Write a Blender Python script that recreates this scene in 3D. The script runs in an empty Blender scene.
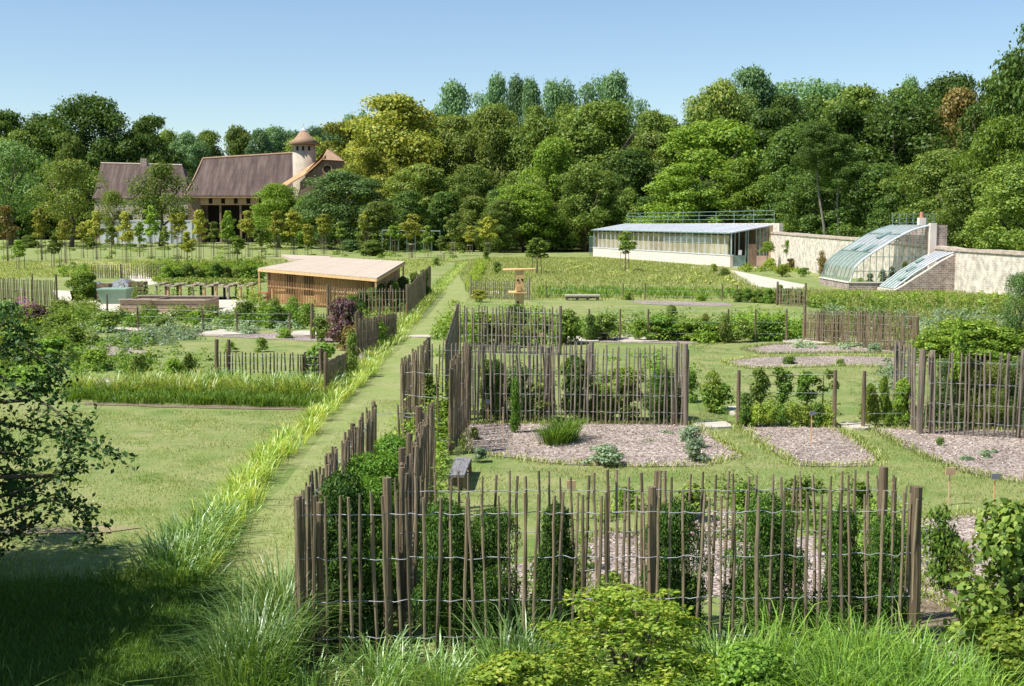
import bpy, math, random
import numpy as np
from mathutils import Vector
random.seed(7); RNG = np.random.default_rng(11)
sc = bpy.context.scene
COL = sc.collection
# ---------------------------------------------------------------- camera
HC, FPX, CX, CY, HORY = 4.5, 1250.0, 512.0, 343.0, 222.0
TH = math.atan((CY - HORY) / FPX)
cd = bpy.data.cameras.new('camera'); cam = bpy.data.objects.new('camera', cd); COL.objects.link(cam)
cam.location = (0, 0, HC); cam.rotation_euler = (math.pi/2 - TH, 0, 0)
cd.sensor_width = 36; cd.lens = 36 * FPX / 1024; cd.clip_start = 0.1; cd.clip_end = 6000
sc.camera = cam
# ---------------------------------------------------------------- light
SUN_EL, SUN_AZ = math.radians(56), math.radians(180 + 24)        # azimuth measured from +X, counter-clockwise
sdir = Vector((math.cos(SUN_EL)*math.cos(SUN_AZ), math.cos(SUN_EL)*math.sin(SUN_AZ), math.sin(SUN_EL)))
w = bpy.data.worlds.new('World'); sc.world = w; w.use_nodes = True
nt = w.node_tree; nt.nodes.clear()
sky = nt.nodes.new('ShaderNodeTexSky'); sky.sky_type = 'NISHITA'; sky.sun_disc = False
sky.sun_elevation = SUN_EL; sky.sun_rotation = math.atan2(sdir.x, sdir.y) % (2*math.pi)
sky.altitude = 50; sky.air_density = 1.0; sky.dust_density = 0.0; sky.ozone_density = 3.2
bg = nt.nodes.new('ShaderNodeBackground'); bg.inputs[1].default_value = 0.1
wo = nt.nodes.new('ShaderNodeOutputWorld')
nt.links.new(sky.outputs[0], bg.inputs[0]); nt.links.new(bg.outputs[0], wo.inputs[0])
sl = bpy.data.lights.new('sun', 'SUN'); sl.energy = 5.0; sl.angle = math.radians(0.5); sl.color = (1, .965, .90)
so = bpy.data.objects.new('sun', sl); COL.objects.link(so); so.rotation_euler = sdir.to_track_quat('Z', 'Y').to_euler()
so.location = (-20, -10, 40)
vs = sc.view_settings; vs.view_transform = 'Standard'; vs.look = 'None'; vs.gamma = 1; vs.use_curve_mapping = False; vs.exposure = 0.5
sc.cycles.max_bounces = 6; sc.cycles.transparent_max_bounces = 12; sc.cycles.diffuse_bounces = 3
sc.cycles.use_denoising = True
# ---------------------------------------------------------------- pixel -> world
def Zat(py, Y): return HC + Y * math.tan(-TH - math.atan((py - CY) / FPX))
def W(px, py, Y):
    z = Zat(py, Y); dep = Y * math.cos(TH) + (HC - z) * math.sin(TH)
    return Vector(((px - CX) / FPX * dep, Y, z))
def G(px, py, z=0.0):
    Y = (z - HC) / math.tan(-TH - math.atan((py - CY) / FPX))
    return W(px, py, Y)
def XatY(px, Y, z=0.0):
    return (px - CX) / FPX * (Y * math.cos(TH) + (HC - z) * math.sin(TH))
# ---------------------------------------------------------------- materials
def newmat(name):
    m = bpy.data.materials.new(name); m.use_nodes = True; m.node_tree.nodes.clear()
    return m, m.node_tree.nodes, m.node_tree.links
def ramp(n, stops, interp='LINEAR'):
    r = n.new('ShaderNodeValToRGB'); r.color_ramp.interpolation = interp
    e = r.color_ramp.elements
    while len(e) < len(stops): e.new(0.5)
    for i, (p, c) in enumerate(stops):
        e[i].position = p; e[i].color = (*c, 1)
    return r
def leafmat(name, cols, trans=0.35, objvar=0.3, gloss=0.012, k=1.42):
    if name == 'leaf_light': k = 1.7
    if name in ('leaf_dark', 'leaf_mid', 'leaf_olive', 'leaf_poplar', 'leaf_greygreen', 'leaf_far_haze', 'leaf_yellow'): k = {'leaf_dark': 1.85, 'leaf_yellow': 2.25}.get(name, 2.15)
    """cols: list of colours spread over the leaves at random"""
    m, n, l = newmat(name)
    geo = n.new('ShaderNodeNewGeometry'); r = ramp(n, [(i/(len(cols)-1), c) for i, c in enumerate(cols)])
    l.new(geo.outputs['Random Per Island'], r.inputs[0])
    oi = n.new('ShaderNodeObjectInfo'); mr = n.new('ShaderNodeMapRange')
    mr.inputs[3].default_value = k*(1 - objvar); mr.inputs[4].default_value = k*(1 + objvar)
    l.new(oi.outputs['Random'], mr.inputs[0])
    mx = n.new('ShaderNodeVectorMath'); mx.operation = 'SCALE'
    l.new(r.outputs[0], mx.inputs[0]); l.new(mr.outputs[0], mx.inputs[3])
    d = n.new('ShaderNodeBsdfDiffuse'); t = n.new('ShaderNodeBsdfTranslucent'); g = n.new('ShaderNodeBsdfGlossy'); g.inputs['Roughness'].default_value = .45
    g.inputs['Color'].default_value = (.9, 1, .9, 1)
    hue = n.new('ShaderNodeMix'); hue.data_type = 'RGBA'; hue.blend_type = 'MULTIPLY'; hue.inputs[0].default_value = 1
    l.new(mx.outputs[0], hue.inputs[6]); hue.inputs[7].default_value = (1.35, 1.25, .5, 1)
    l.new(mx.outputs[0], d.inputs[0]); l.new(hue.outputs[2], t.inputs[0])
    m1 = n.new('ShaderNodeMixShader'); m1.inputs[0].default_value = trans
    m2 = n.new('ShaderNodeMixShader'); m2.inputs[0].default_value = gloss
    o = n.new('ShaderNodeOutputMaterial')
    l.new(d.outputs[0], m1.inputs[1]); l.new(t.outputs[0], m1.inputs[2])
    l.new(m1.outputs[0], m2.inputs[1]); l.new(g.outputs[0], m2.inputs[2]); l.new(m2.outputs[0], o.inputs[0])
    return m
def mat(name, c1, c2=None, scale=3.0, rough=.85, bump=0.0, bscale=None, detail=5, metal=0, stretch=(1, 1, 1), objvar=0.0, coord='Object', c3=None, midlo=.35, midhi=.65):
    m, n, l = newmat(name)
    p = n.new('ShaderNodeBsdfPrincipled'); o = n.new('ShaderNodeOutputMaterial'); l.new(p.outputs[0], o.inputs[0])
    p.inputs['Roughness'].default_value = rough; p.inputs['Metallic'].default_value = metal
    p.inputs['Specular IOR Level'].default_value = .3
    tc = n.new('ShaderNodeTexCoord'); mp = n.new('ShaderNodeMapping'); mp.inputs['Scale'].default_value = stretch
    l.new(tc.outputs[coord], mp.inputs[0])
    src = None
    if c2 is not None:
        ns = n.new('ShaderNodeTexNoise'); ns.inputs['Scale'].default_value = scale; ns.inputs['Detail'].default_value = detail; ns.inputs['Roughness'].default_value = .65
        l.new(mp.outputs[0], ns.inputs['Vector'])
        st = [(midlo, c1), (midhi, c2)] if c3 is None else [(midlo, c1), (.5, c2), (midhi, c3)]
        r = ramp(n, st); l.new(ns.outputs[0], r.inputs[0]); src = r.outputs[0]
        if objvar:
            oi = n.new('ShaderNodeObjectInfo'); mr = n.new('ShaderNodeMapRange'); mr.inputs[3].default_value = 1-objvar; mr.inputs[4].default_value = 1+objvar
            l.new(oi.outputs['Random'], mr.inputs[0]); mx = n.new('ShaderNodeVectorMath'); mx.operation = 'SCALE'
            l.new(src, mx.inputs[0]); l.new(mr.outputs[0], mx.inputs[3]); src = mx.outputs[0]
        l.new(src, p.inputs['Base Color'])
    else: p.inputs['Base Color'].default_value = (*c1, 1)
    if bump:
        nb = n.new('ShaderNodeTexNoise'); nb.inputs['Scale'].default_value = bscale or scale*3; nb.inputs['Detail'].default_value = 6
        l.new(mp.outputs[0], nb.inputs['Vector'])
        b = n.new('ShaderNodeBump'); b.inputs['Strength'].default_value = bump; b.inputs['Distance'].default_value = .05
        l.new(nb.outputs[0], b.inputs['Height']); l.new(b.outputs[0], p.inputs['Normal'])
    return m
def glassmat(name, tint=(.85, .95, .9), gl=.12, milk=0.0, milkc=(.7, .7, .75)):
    m, n, l = newmat(name)
    t = n.new('ShaderNodeBsdfTransparent'); t.inputs[0].default_value = (*tint, 1)
    g = n.new('ShaderNodeBsdfGlossy'); g.inputs['Roughness'].default_value = .03
    fr = n.new('ShaderNodeLayerWeight'); fr.inputs[0].default_value = .5
    pw = n.new('ShaderNodeMath'); pw.operation = 'POWER'; pw.inputs[1].default_value = 4; l.new(fr.outputs['Facing'], pw.inputs[0])
    ad = n.new('ShaderNodeMath'); ad.operation = 'MULTIPLY_ADD'; ad.inputs[1].default_value = .6; ad.inputs[2].default_value = gl; l.new(pw.outputs[0], ad.inputs[0])
    m1 = n.new('ShaderNodeMixShader'); l.new(ad.outputs[0], m1.inputs[0]); l.new(t.outputs[0], m1.inputs[1]); l.new(g.outputs[0], m1.inputs[2])
    out = m1.outputs[0]
    if milk:
        d = n.new('ShaderNodeBsdfDiffuse'); d.inputs[0].default_value = (*milkc, 1)
        tr = n.new('ShaderNodeBsdfTranslucent'); tr.inputs[0].default_value = (*milkc, 1)
        md = n.new('ShaderNodeMixShader'); md.inputs[0].default_value = .4; l.new(d.outputs[0], md.inputs[1]); l.new(tr.outputs[0], md.inputs[2])
        ns = n.new('ShaderNodeTexNoise'); ns.inputs['Scale'].default_value = 1.6; tc = n.new('ShaderNodeTexCoord'); l.new(tc.outputs['Object'], ns.inputs['Vector'])
        mr = n.new('ShaderNodeMapRange'); mr.inputs[1].default_value = .3; mr.inputs[2].default_value = .7; mr.inputs[3].default_value = milk*.65; mr.inputs[4].default_value = min(1, milk*1.3)
        l.new(ns.outputs[0], mr.inputs[0])
        m2 = n.new('ShaderNodeMixShader'); l.new(mr.outputs[0], m2.inputs[0]); l.new(out, m2.inputs[1]); l.new(md.outputs[0], m2.inputs[2]); out = m2.outputs[0]
    o = n.new('ShaderNodeOutputMaterial'); l.new(out, o.inputs[0]); return m
def groundmat(name, layers, bump=.5, bscale=40):
    """layers: list of (noise scale, lo, hi, colour) laid over the first colour"""
    m, n, l = newmat(name)
    p = n.new('ShaderNodeBsdfPrincipled'); o = n.new('ShaderNodeOutputMaterial'); l.new(p.outputs[0], o.inputs[0])
    p.inputs['Roughness'].default_value = 1; p.inputs['Specular IOR Level'].default_value = .1
    tc = n.new('ShaderNodeTexCoord'); cur = None
    base = layers[0]
    for i, (s, lo, hi, c) in enumerate(layers):
        if i == 0: prev = n.new('ShaderNodeRGB'); prev.outputs[0].default_value = (*c, 1); cur = prev.outputs[0]; continue
        ns = n.new('ShaderNodeTexNoise'); ns.inputs['Scale'].default_value = s; ns.inputs['Detail'].default_value = 6; ns.inputs['Roughness'].default_value = .7
        ns.inputs['Distortion'].default_value = .4
        l.new(tc.outputs['Object'], ns.inputs['Vector'])
        mr = n.new('ShaderNodeMapRange'); mr.inputs[1].default_value = lo; mr.inputs[2].default_value = hi; l.new(ns.outputs[0], mr.inputs[0])
        mx = n.new('ShaderNodeMix'); mx.data_type = 'RGBA'; l.new(mr.outputs[0], mx.inputs[0]); l.new(cur, mx.inputs[6]); mx.inputs[7].default_value = (*c, 1); cur = mx.outputs[2]
    l.new(cur, p.inputs['Base Color'])
    nb = n.new('ShaderNodeTexNoise'); nb.inputs['Scale'].default_value = bscale; nb.inputs['Detail'].default_value = 8; l.new(tc.outputs['Object'], nb.inputs['Vector'])
    b = n.new('ShaderNodeBump'); b.inputs['Strength'].default_value = bump; b.inputs['Distance'].default_value = .06
    l.new(nb.outputs[0], b.inputs['Height']); l.new(b.outputs[0], p.inputs['Normal'])
    return m
def mulchmat():
    m, n, l = newmat('bark_mulch')
    p = n.new('ShaderNodeBsdfPrincipled'); o = n.new('ShaderNodeOutputMaterial'); l.new(p.outputs[0], o.inputs[0]); p.inputs['Roughness'].default_value = .95
    tc = n.new('ShaderNodeTexCoord')
    v = n.new('ShaderNodeTexVoronoi'); v.inputs['Scale'].default_value = 26; l.new(tc.outputs['Object'], v.inputs['Vector'])
    sp = n.new('ShaderNodeSeparateColor'); l.new(v.outputs['Color'], sp.inputs[0])
    r = ramp(n, [(0, (.10, .07, .05)), (.3, (.26, .20, .16)), (.7, (.41, .33, .28)), (1, (.56, .48, .42))]); l.new(sp.outputs[0], r.inputs[0])
    ns = n.new('ShaderNodeTexNoise'); ns.inputs['Scale'].default_value = .8; ns.inputs['Detail'].default_value = 4; l.new(tc.outputs['Object'], ns.inputs['Vector'])
    mr = n.new('ShaderNodeMapRange'); mr.inputs[1].default_value = .3; mr.inputs[2].default_value = .75; mr.inputs[3].default_value = .8; mr.inputs[4].default_value = 1.25; l.new(ns.outputs[0], mr.inputs[0])
    mx = n.new('ShaderNodeVectorMath'); mx.operation = 'SCALE'; l.new(r.outputs[0], mx.inputs[0]); l.new(mr.outputs[0], mx.inputs[3]); l.new(mx.outputs[0], p.inputs['Base Color'])
    b = n.new('ShaderNodeBump'); b.inputs['Strength'].default_value = 1; b.inputs['Distance'].default_value = .05; l.new(sp.outputs[1], b.inputs['Height']); l.new(b.outputs[0], p.inputs['Normal'])
    return m
def brickmat(name, c1, c2, mortar, scale=1.0, bw=.5, bh=.25, bump=.4):
    m, n, l = newmat(name)
    p = n.new('ShaderNodeBsdfPrincipled'); o = n.new('ShaderNodeOutputMaterial'); l.new(p.outputs[0], o.inputs[0]); p.inputs['Roughness'].default_value = .95
    tc = n.new('ShaderNodeTexCoord'); sx = n.new('ShaderNodeSeparateXYZ'); l.new(tc.outputs['Object'], sx.inputs[0])
    ad = n.new('ShaderNodeMath'); l.new(sx.outputs[0], ad.inputs[0]); l.new(sx.outputs[1], ad.inputs[1])
    cb = n.new('ShaderNodeCombineXYZ'); l.new(ad.outputs[0], cb.inputs[0]); l.new(sx.outputs[2], cb.inputs[1])
    br = n.new('ShaderNodeTexBrick'); br.inputs['Scale'].default_value = scale; br.inputs['Brick Width'].default_value = bw; br.inputs['Row Height'].default_value = bh
    br.inputs['Color1'].default_value = (*c1, 1); br.inputs['Color2'].default_value = (*c2, 1); br.inputs['Mortar'].default_value = (*mortar, 1); br.inputs['Mortar Size'].default_value = .02
    ns = n.new('ShaderNodeTexNoise'); ns.inputs['Scale'].default_value = 2.5; ns.inputs['Detail'].default_value = 6
    l.new(tc.outputs['Object'], ns.inputs['Vector']); l.new(cb.outputs[0], br.inputs['Vector'])
    mr = n.new('ShaderNodeMapRange'); mr.inputs[1].default_value = .3; mr.inputs[2].default_value = .7; mr.inputs[3].default_value = .6; mr.inputs[4].default_value = 1.25; l.new(ns.outputs[0], mr.inputs[0])
    mx = n.new('ShaderNodeVectorMath'); mx.operation = 'SCALE'; l.new(br.outputs[0], mx.inputs[0]); l.new(mr.outputs[0], mx.inputs[3]); l.new(mx.outputs[0], p.inputs['Base Color'])
    b = n.new('ShaderNodeBump'); b.inputs['Strength'].default_value = bump; b.inputs['Distance'].default_value = .03; l.new(mx.outputs[0], b.inputs['Height']); l.new(b.outputs[0], p.inputs['Normal'])
    return m

M = {}
M['lawn'] = groundmat('lawn', [(0, 0, 0, (.23, .285, .088)), (.35, .42, .62, (.33, .325, .135)), (.9, .46, .64, (.145, .215, .055)), (.12, .5, .7, (.35, .34, .15)), (2.6, .52, .7, (.16, .24, .055)), (9, .5, .8, (.14, .20, .05)), (30, .55, .8, (.40, .40, .20))], .6, 60)
M['meadow'] = groundmat('meadow', [(0, 0, 0, (.25, .30, .085)), (.08, .42, .6, (.32, .33, .12)), (.4, .5, .7, (.19, .26, .065)), (2.5, .5, .75, (.35, .33, .15))], .9, 12)
M['forest_floor'] = groundmat('forest_floor', [(0, 0, 0, (.04, .05, .02)), (.2, .4, .6, (.06, .07, .025))])
M['path'] = groundmat('mown_path', [(0, 0, 0, (.28, .33, .11)), (.5, .42, .62, (.36, .36, .16)), (1.8, .5, .7, (.19, .27, .07)), (9, .45, .8, (.17, .23, .06)), (30, .55, .8, (.42, .41, .22))], .6, 60)
M['gravel'] = groundmat('pale_gravel', [(0, 0, 0, (.58, .52, .42)), (1, .4, .65, (.48, .42, .33)), (12, .45, .7, (.66, .60, .50))], .5, 30)
M['soil'] = groundmat('soil', [(0, 0, 0, (.20, .15, .10)), (3, .4, .65, (.30, .24, .17)), (15, .5, .7, (.12, .09, .06))], .9, 30)
M['drysoil'] = groundmat('dry_soil', [(0, 0, 0, (.36, .29, .18)), (2, .4, .65, (.24, .22, .10))], .6, 30)
M['mulch'] = mulchmat()
M['slab'] = mat('limestone_slab', (.44, .39, .31), (.56, .50, .41), 3, bump=.2)
M['picket'] = mat('weathered_chestnut', (.085, .060, .032), (.25, .195, .125), 9, bump=.6, stretch=(1, 1, .12), objvar=.35, c3=(.165, .105, .045))
M['picket_grey'] = mat('silvered_chestnut', (.10, .078, .055), (.26, .215, .165), 7, bump=.5, stretch=(1, 1, .12), objvar=.3, c3=(.20, .135, .085))
M['post'] = mat('round_post_wood', (.11, .078, .045), (.26, .195, .125), 8, bump=.8, stretch=(1, 1, .1), objvar=.2)
M['endgrain'] = mat('end_grain', (.36, .30, .24), (.26, .21, .16), 20)
M['wire'] = mat('galvanised_wire', (.42, .43, .45), rough=.6, metal=.3)
M['greywood'] = mat('grey_plank', (.16, .15, .15), (.27, .26, .26), 5, stretch=(8, .6, 1), bump=.4)
M['brownwood'] = mat('brown_plank', (.17, .11, .07), (.30, .21, .14), 6, stretch=(1, 1, .3), bump=.4)
M['tanwood'] = mat('new_larch', (.60, .36, .15), (.74, .50, .25), 4, stretch=(3, 3, .4), bump=.2)
M['orangewood'] = mat('larch_slat', (.36, .21, .11), (.56, .36, .20), 5, stretch=(4, 4, .3), bump=.3)
M['palewood'] = mat('sun_bleached_board', (.42, .34, .255), (.56, .46, .36), 2.5, stretch=(.5, 6, 1), bump=.3)
M['cratewood'] = mat('planter_board', (.34, .23, .15), (.48, .36, .25), 3, stretch=(1, 1, 5), bump=.4)
M['dark'] = mat('dark_interior', (.02, .017, .014), rough=1)
M['bark'] = mat('bark', (.07, .055, .04), (.15, .12, .09), 6, bump=1, stretch=(1, 1, .3))
M['palebark'] = mat('pale_bark', (.17, .15, .12), (.26, .23, .19), 6, bump=1, stretch=(1, 1, .3))
M['rooftile'] = mat('old_clay_tile', (.070, .046, .040), (.108, .073, .062), .8, bump=.6, bscale=4, c3=(.155, .115, .095), stretch=(1.4, .12, .25))
M['conetile'] = mat('brown_clay_tile', (.30, .19, .12), (.42, .27, .17), 1.2, bump=.5, bscale=5)  # lighter, browner tile than the barn roof
M['orangetile'] = mat('orange_tile', (.42, .20, .09), (.56, .34, .18), 1.2)
M['ridgetile'] = mat('ridge_tile', (.30, .19, .12), (.45, .30, .20), 3)
M['render'] = mat('lime_render', (.38, .32, .25), (.50, .43, .34), .8, bump=.3)
M['whitewall'] = mat('pale_painted_wall', (.50, .50, .52), (.62, .62, .64), .4)
M['timberwall'] = mat('timber_wall', (.36, .22, .12), (.50, .33, .20), 1.2, stretch=(3, 3, .3))
M['brownwall'] = mat('old_stone_brown', (.16, .10, .075), (.26, .17, .12), 1.2, bump=.5)
M['stonewall'] = brickmat('rubble_stone', (.66, .58, .47), (.58, .50, .40), (.70, .63, .53), 1, .34, .14, .9)
M['coping'] = mat('tile_coping', (.40, .31, .24), (.58, .49, .40), 3, bump=.6)
M['brick'] = brickmat('brown_brick', (.26, .155, .12), (.38, .28, .23), (.46, .42, .38), 1, .3, .12)
M['plinth'] = mat('cream_stone', (.66, .56, .48), (.74, .65, .57), 1)
M['zinc'] = mat('zinc_sheet', (.42, .44, .46), (.52, .53, .55), .6, rough=.8, metal=0)
M['greenpaint'] = mat('grey_green_paint', (.14, .22, .19), (.20, .30, .26), 3, rough=.5)
M['greypaint'] = mat('light_grey_paint', (.50, .53, .55), (.60, .63, .65), 3, rough=.5)
M['yellowwall'] = mat('ochre_wall', (.46, .36, .20), (.60, .48, .30), .8)
M['glass'] = glassmat('clear_glass', (.95, .95, .93), .05)
M['gglass'] = glassmat('greenish_glass', (.78, .88, .82), .10, .25, (.52, .62, .57))
M['wglass'] = glassmat('limewashed_glass', (.75, .8, .85), .05, .85, (.60, .59, .63))
M['frameglass'] = glassmat('green_limewashed_glass', (.6, .85, .75), .08, .6, (.46, .58, .50))
M['tub'] = mat('green_plastic', (.25, .37, .26), (.30, .42, .31), 4, rough=.4)
M['tarp'] = mat('grey_tarpaulin', (.16, .16, .18), (.30, .30, .33), 3, rough=.5, bump=.6, bscale=4)
M['redpaint'] = mat('faded_red_paint', (.42, .07, .05), (.50, .14, .10), 5, rough=.5)
M['whitepaint'] = mat('white_paint', (.72, .73, .72), (.8, .8, .8), 4, rough=.5)
M['terracotta'] = mat('tan_card', (.62, .40, .24), (.68, .46, .30), 4)
M['greyplate'] = mat('grey_plate', (.24, .26, .30), (.30, .32, .36), 4, rough=.4)
M['terrapot'] = mat('terracotta', (.44, .20, .12), (.52, .27, .17), 4)
# leaves
def g(*c): return c
L = {}
L['dark']  = leafmat('leaf_dark',  [g(.020, .042, .010), g(.042, .078, .016), g(.066, .108, .022), g(.105, .145, .03)])
L['mid']   = leafmat('leaf_mid',   [g(.036, .062, .012), g(.068, .108, .02), g(.108, .148, .03), g(.155, .185, .04)])
L['olive'] = leafmat('leaf_olive', [g(.042, .068, .015), g(.075, .11, .022), g(.115, .15, .03), g(.17, .18, .045)])
L['yellow']= leafmat('leaf_yellow',[g(.06, .08, .015), g(.11, .135, .022), g(.165, .175, .03), g(.27, .25, .055)])
L['light'] = leafmat('leaf_light', [g(.06, .11, .015), g(.10, .17, .02), g(.15, .22, .03), g(.21, .27, .045)])
L['poplar']= leafmat('leaf_poplar',[g(.035, .075, .03), g(.06, .115, .045), g(.095, .155, .065), g(.13, .19, .085)])
L['far']   = leafmat('leaf_far_haze',   [g(.04, .08, .035), g(.065, .115, .05), g(.09, .15, .06), g(.12, .17, .07)])  # bluish tint puts distance haze into the leaf colour
L['rust']  = leafmat('leaf_rust',  [g(.06, .07, .018), g(.11, .10, .03), g(.18, .13, .04), g(.26, .19, .07)])
L['greyd'] = leafmat('leaf_greygreen',[g(.03, .06, .018), g(.055, .095, .03), g(.08, .13, .04), g(.11, .155, .055)])
L['gold']  = leafmat('leaf_gold',  [g(.11, .15, .02), g(.19, .22, .03), g(.28, .28, .05), g(.34, .31, .07)])
L['yew']   = leafmat('leaf_yew',   [g(.018, .045, .010), g(.04, .09, .016), g(.07, .14, .022), g(.12, .20, .03)], trans=.2)
L['brightyew'] = leafmat('leaf_conifer_bright', [g(.05, .11, .015), g(.08, .17, .02), g(.12, .23, .03), g(.16, .28, .04)], trans=.3)
L['lime']  = leafmat('leaf_lime',  [g(.08, .15, .02), g(.15, .23, .03), g(.23, .30, .04), g(.32, .34, .06)])
L['mound'] = leafmat('leaf_mound', [g(.07, .12, .02), g(.12, .20, .03), g(.18, .27, .04), g(.26, .31, .05)])
L['fresh'] = leafmat('leaf_fresh', [g(.05, .10, .015), g(.09, .17, .025), g(.14, .24, .035), g(.20, .29, .05)])
L['grass'] = leafmat('blade_green', [g(.06, .12, .02), g(.10, .19, .03), g(.15, .26, .045), g(.24, .33, .08)], trans=.3, gloss=.08)
L['ygrass']= leafmat('blade_yellow', [g(.09, .17, .02), g(.16, .26, .03), g(.25, .34, .05), g(.34, .38, .07), g(.38, .36, .12)], trans=.35, gloss=.06)
L['shadegrass']= leafmat('blade_painted_shade', [g(.05, .095, .016), g(.075, .135, .024), g(.11, .18, .035)], trans=.3)  # darker blades paint the tree's shade into the grass colour
L['lawngrass'] = leafmat('blade_lawn', [g(.12, .175, .035), g(.18, .23, .05), g(.25, .275, .08), g(.34, .32, .14)], trans=.25, gloss=.03)
L['meadow']= leafmat('blade_meadow', [g(.11, .17, .04), g(.18, .23, .055), g(.26, .27, .09), g(.34, .31, .14)], trans=.3)
L['silver']= leafmat('leaf_silver', [g(.12, .18, .10), g(.20, .27, .16), g(.30, .37, .25)])
L['purple']= leafmat('leaf_purple', [g(.05, .035, .04), g(.10, .05, .06), g(.16, .08, .10), g(.08, .11, .03)])
L['violetflower'] = leafmat('petal_violet', [g(.22, .05, .22), g(.34, .12, .34)])
L['yellowflower'] = leafmat('petal_yellow', [g(.62, .42, .02), g(.75, .55, .05)])
L['whiteflower'] = leafmat('petal_white', [g(.6, .6, .5), g(.8, .8, .75)])
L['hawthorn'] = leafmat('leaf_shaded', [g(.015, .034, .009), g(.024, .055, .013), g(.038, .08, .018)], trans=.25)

# ---------------------------------------------------------------- object helpers
LABELS = {}
def tag(o, label=None, cat=None, group=None, kind=None):
    if label: o['label'] = label
    if cat: o['category'] = cat
    if group: o['group'] = group
    if kind: o['kind'] = kind
    return o
def thing(name, label, cat, loc=(0, 0, 0), rz=0, group=None, scale=None):
    o = bpy.data.objects.new(name, None); COL.objects.link(o); o.location = loc; o.rotation_euler = (0, 0, rz); o.empty_display_size = .3
    if scale: o.scale = scale
    return tag(o, label, cat, group)
def link(name, me, m=None, parent=None, loc=None, own=False):
    o = bpy.data.objects.new(name, me); COL.objects.link(o)
    if parent: o.parent = parent
    if loc is not None: o.location = loc
    if m is not None:
        if own:
            if not me.materials: me.materials.append(None)
            o.material_slots[0].link = 'OBJECT'; o.material_slots[0].material = m
        elif not me.materials: me.materials.append(m)
    return o
def copy_tree(o, parent=None):
    c = o.copy(); COL.objects.link(c)
    if parent: c.parent = parent
    for ch in list(o.children): copy_tree(ch, c)
    return c
class MB:
    def __init__(s): s.v, s.f = [], []
    def add(s, vs, fs):
        b = len(s.v); s.v += [tuple(p) for p in vs]; s.f += [tuple(i + b for i in f) for f in fs]; return s
    def hexa(s, p):    # 8 corners: bottom 4 then top 4
        return s.add(p, [(0, 3, 2, 1), (4, 5, 6, 7), (0, 1, 5, 4), (1, 2, 6, 5), (2, 3, 7, 6), (3, 0, 4, 7)])
    def box(s, x0, x1, y0, y1, z0, z1):
        return s.hexa([(x0, y0, z0), (x1, y0, z0), (x1, y1, z0), (x0, y1, z0), (x0, y0, z1), (x1, y0, z1), (x1, y1, z1), (x0, y1, z1)])
    def bar(s, a, b, w, h=None):
        a, b = Vector(a), Vector(b); h = h or w; d = (b - a).normalized()
        up = Vector((0, 0, 1)) if abs(d.z) < .95 else Vector((1, 0, 0))
        x = d.cross(up).normalized() * w/2; y = x.cross(d).normalized() * h/2
        return s.hexa([a-x-y, a+x-y, a+x+y, a-x+y, b-x-y, b+x-y, b+x+y, b-x+y])
    def tube(s, pts, rad, n=6, cap=True):
        pts = [Vector(p) for p in pts]; rads = rad if isinstance(rad, (list, tuple)) else [rad]*len(pts); b = len(s.v)
        for i, p in enumerate(pts):
            d = (pts[min(i+1, len(pts)-1)] - pts[max(i-1, 0)]).normalized()
            up = Vector((0, 0, 1)) if abs(d.z) < .9 else Vector((1, 0, 0))
            x = d.cross(up).normalized(); y = x.cross(d).normalized()
            for k in range(n):
                a = 2*math.pi*k/n; s.v.append(tuple(p + (x*math.cos(a) + y*math.sin(a))*rads[i]))
        for i in range(len(pts)-1):
            for k in range(n):
                s.f.append((b+i*n+k, b+i*n+(k+1) % n, b+(i+1)*n+(k+1) % n, b+(i+1)*n+k))
        if cap: s.f.append(tuple(b+k for k in range(n))[::-1]); s.f.append(tuple(b+(len(pts)-1)*n+k for k in range(n)))
        return s
    def poly(s, pts, th):      # flat-ish polygon with thickness downwards
        n = len(pts); lo = [(p[0], p[1], p[2]-th) for p in pts]
        return s.add(list(pts)+lo, [tuple(range(n)), tuple(range(n, 2*n))[::-1]] + [(i, i+n, (i+1) % n+n, (i+1) % n) for i in range(n)])
    def wall(s, a, b, z0, z1, th, z1b=None):     # vertical wall between two ground points
        a, b = Vector((a[0], a[1], 0)), Vector((b[0], b[1], 0)); z1b = z1 if z1b is None else z1b
        nrm = Vector((-(b-a).y, (b-a).x, 0)).normalized()*th/2
        f = lambda p, z: (p.x, p.y, z)
        return s.hexa([f(a-nrm, z0), f(b-nrm, z0), f(b+nrm, z0), f(a+nrm, z0), f(a-nrm, z1), f(b-nrm, z1b), f(b+nrm, z1b), f(a+nrm, z1)])
    def mesh(s, name, smooth=False):
        me = bpy.data.meshes.new(name); me.from_pydata(s.v, [], s.f); me.update()
        if smooth: me.polygons.foreach_set('use_smooth', [True]*len(me.polygons))
        return me
    def build(s, name, m, parent=None, smooth=False, rel=None):
        """rel: world point that becomes the object's origin (defaults to its parent's)"""
        if rel is None and parent is not None: rel = parent.location
        if rel is not None:
            r = Vector(rel); c, sn = 1, 0
            if parent is not None and parent.rotation_euler.z: c, sn = math.cos(-parent.rotation_euler.z), math.sin(-parent.rotation_euler.z)
            s.v = [((p[0]-r.x)*c-(p[1]-r.y)*sn, (p[0]-r.x)*sn+(p[1]-r.y)*c, p[2]-r.z) for p in s.v]
        return link(name, s.mesh(name, smooth), m, parent)
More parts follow.
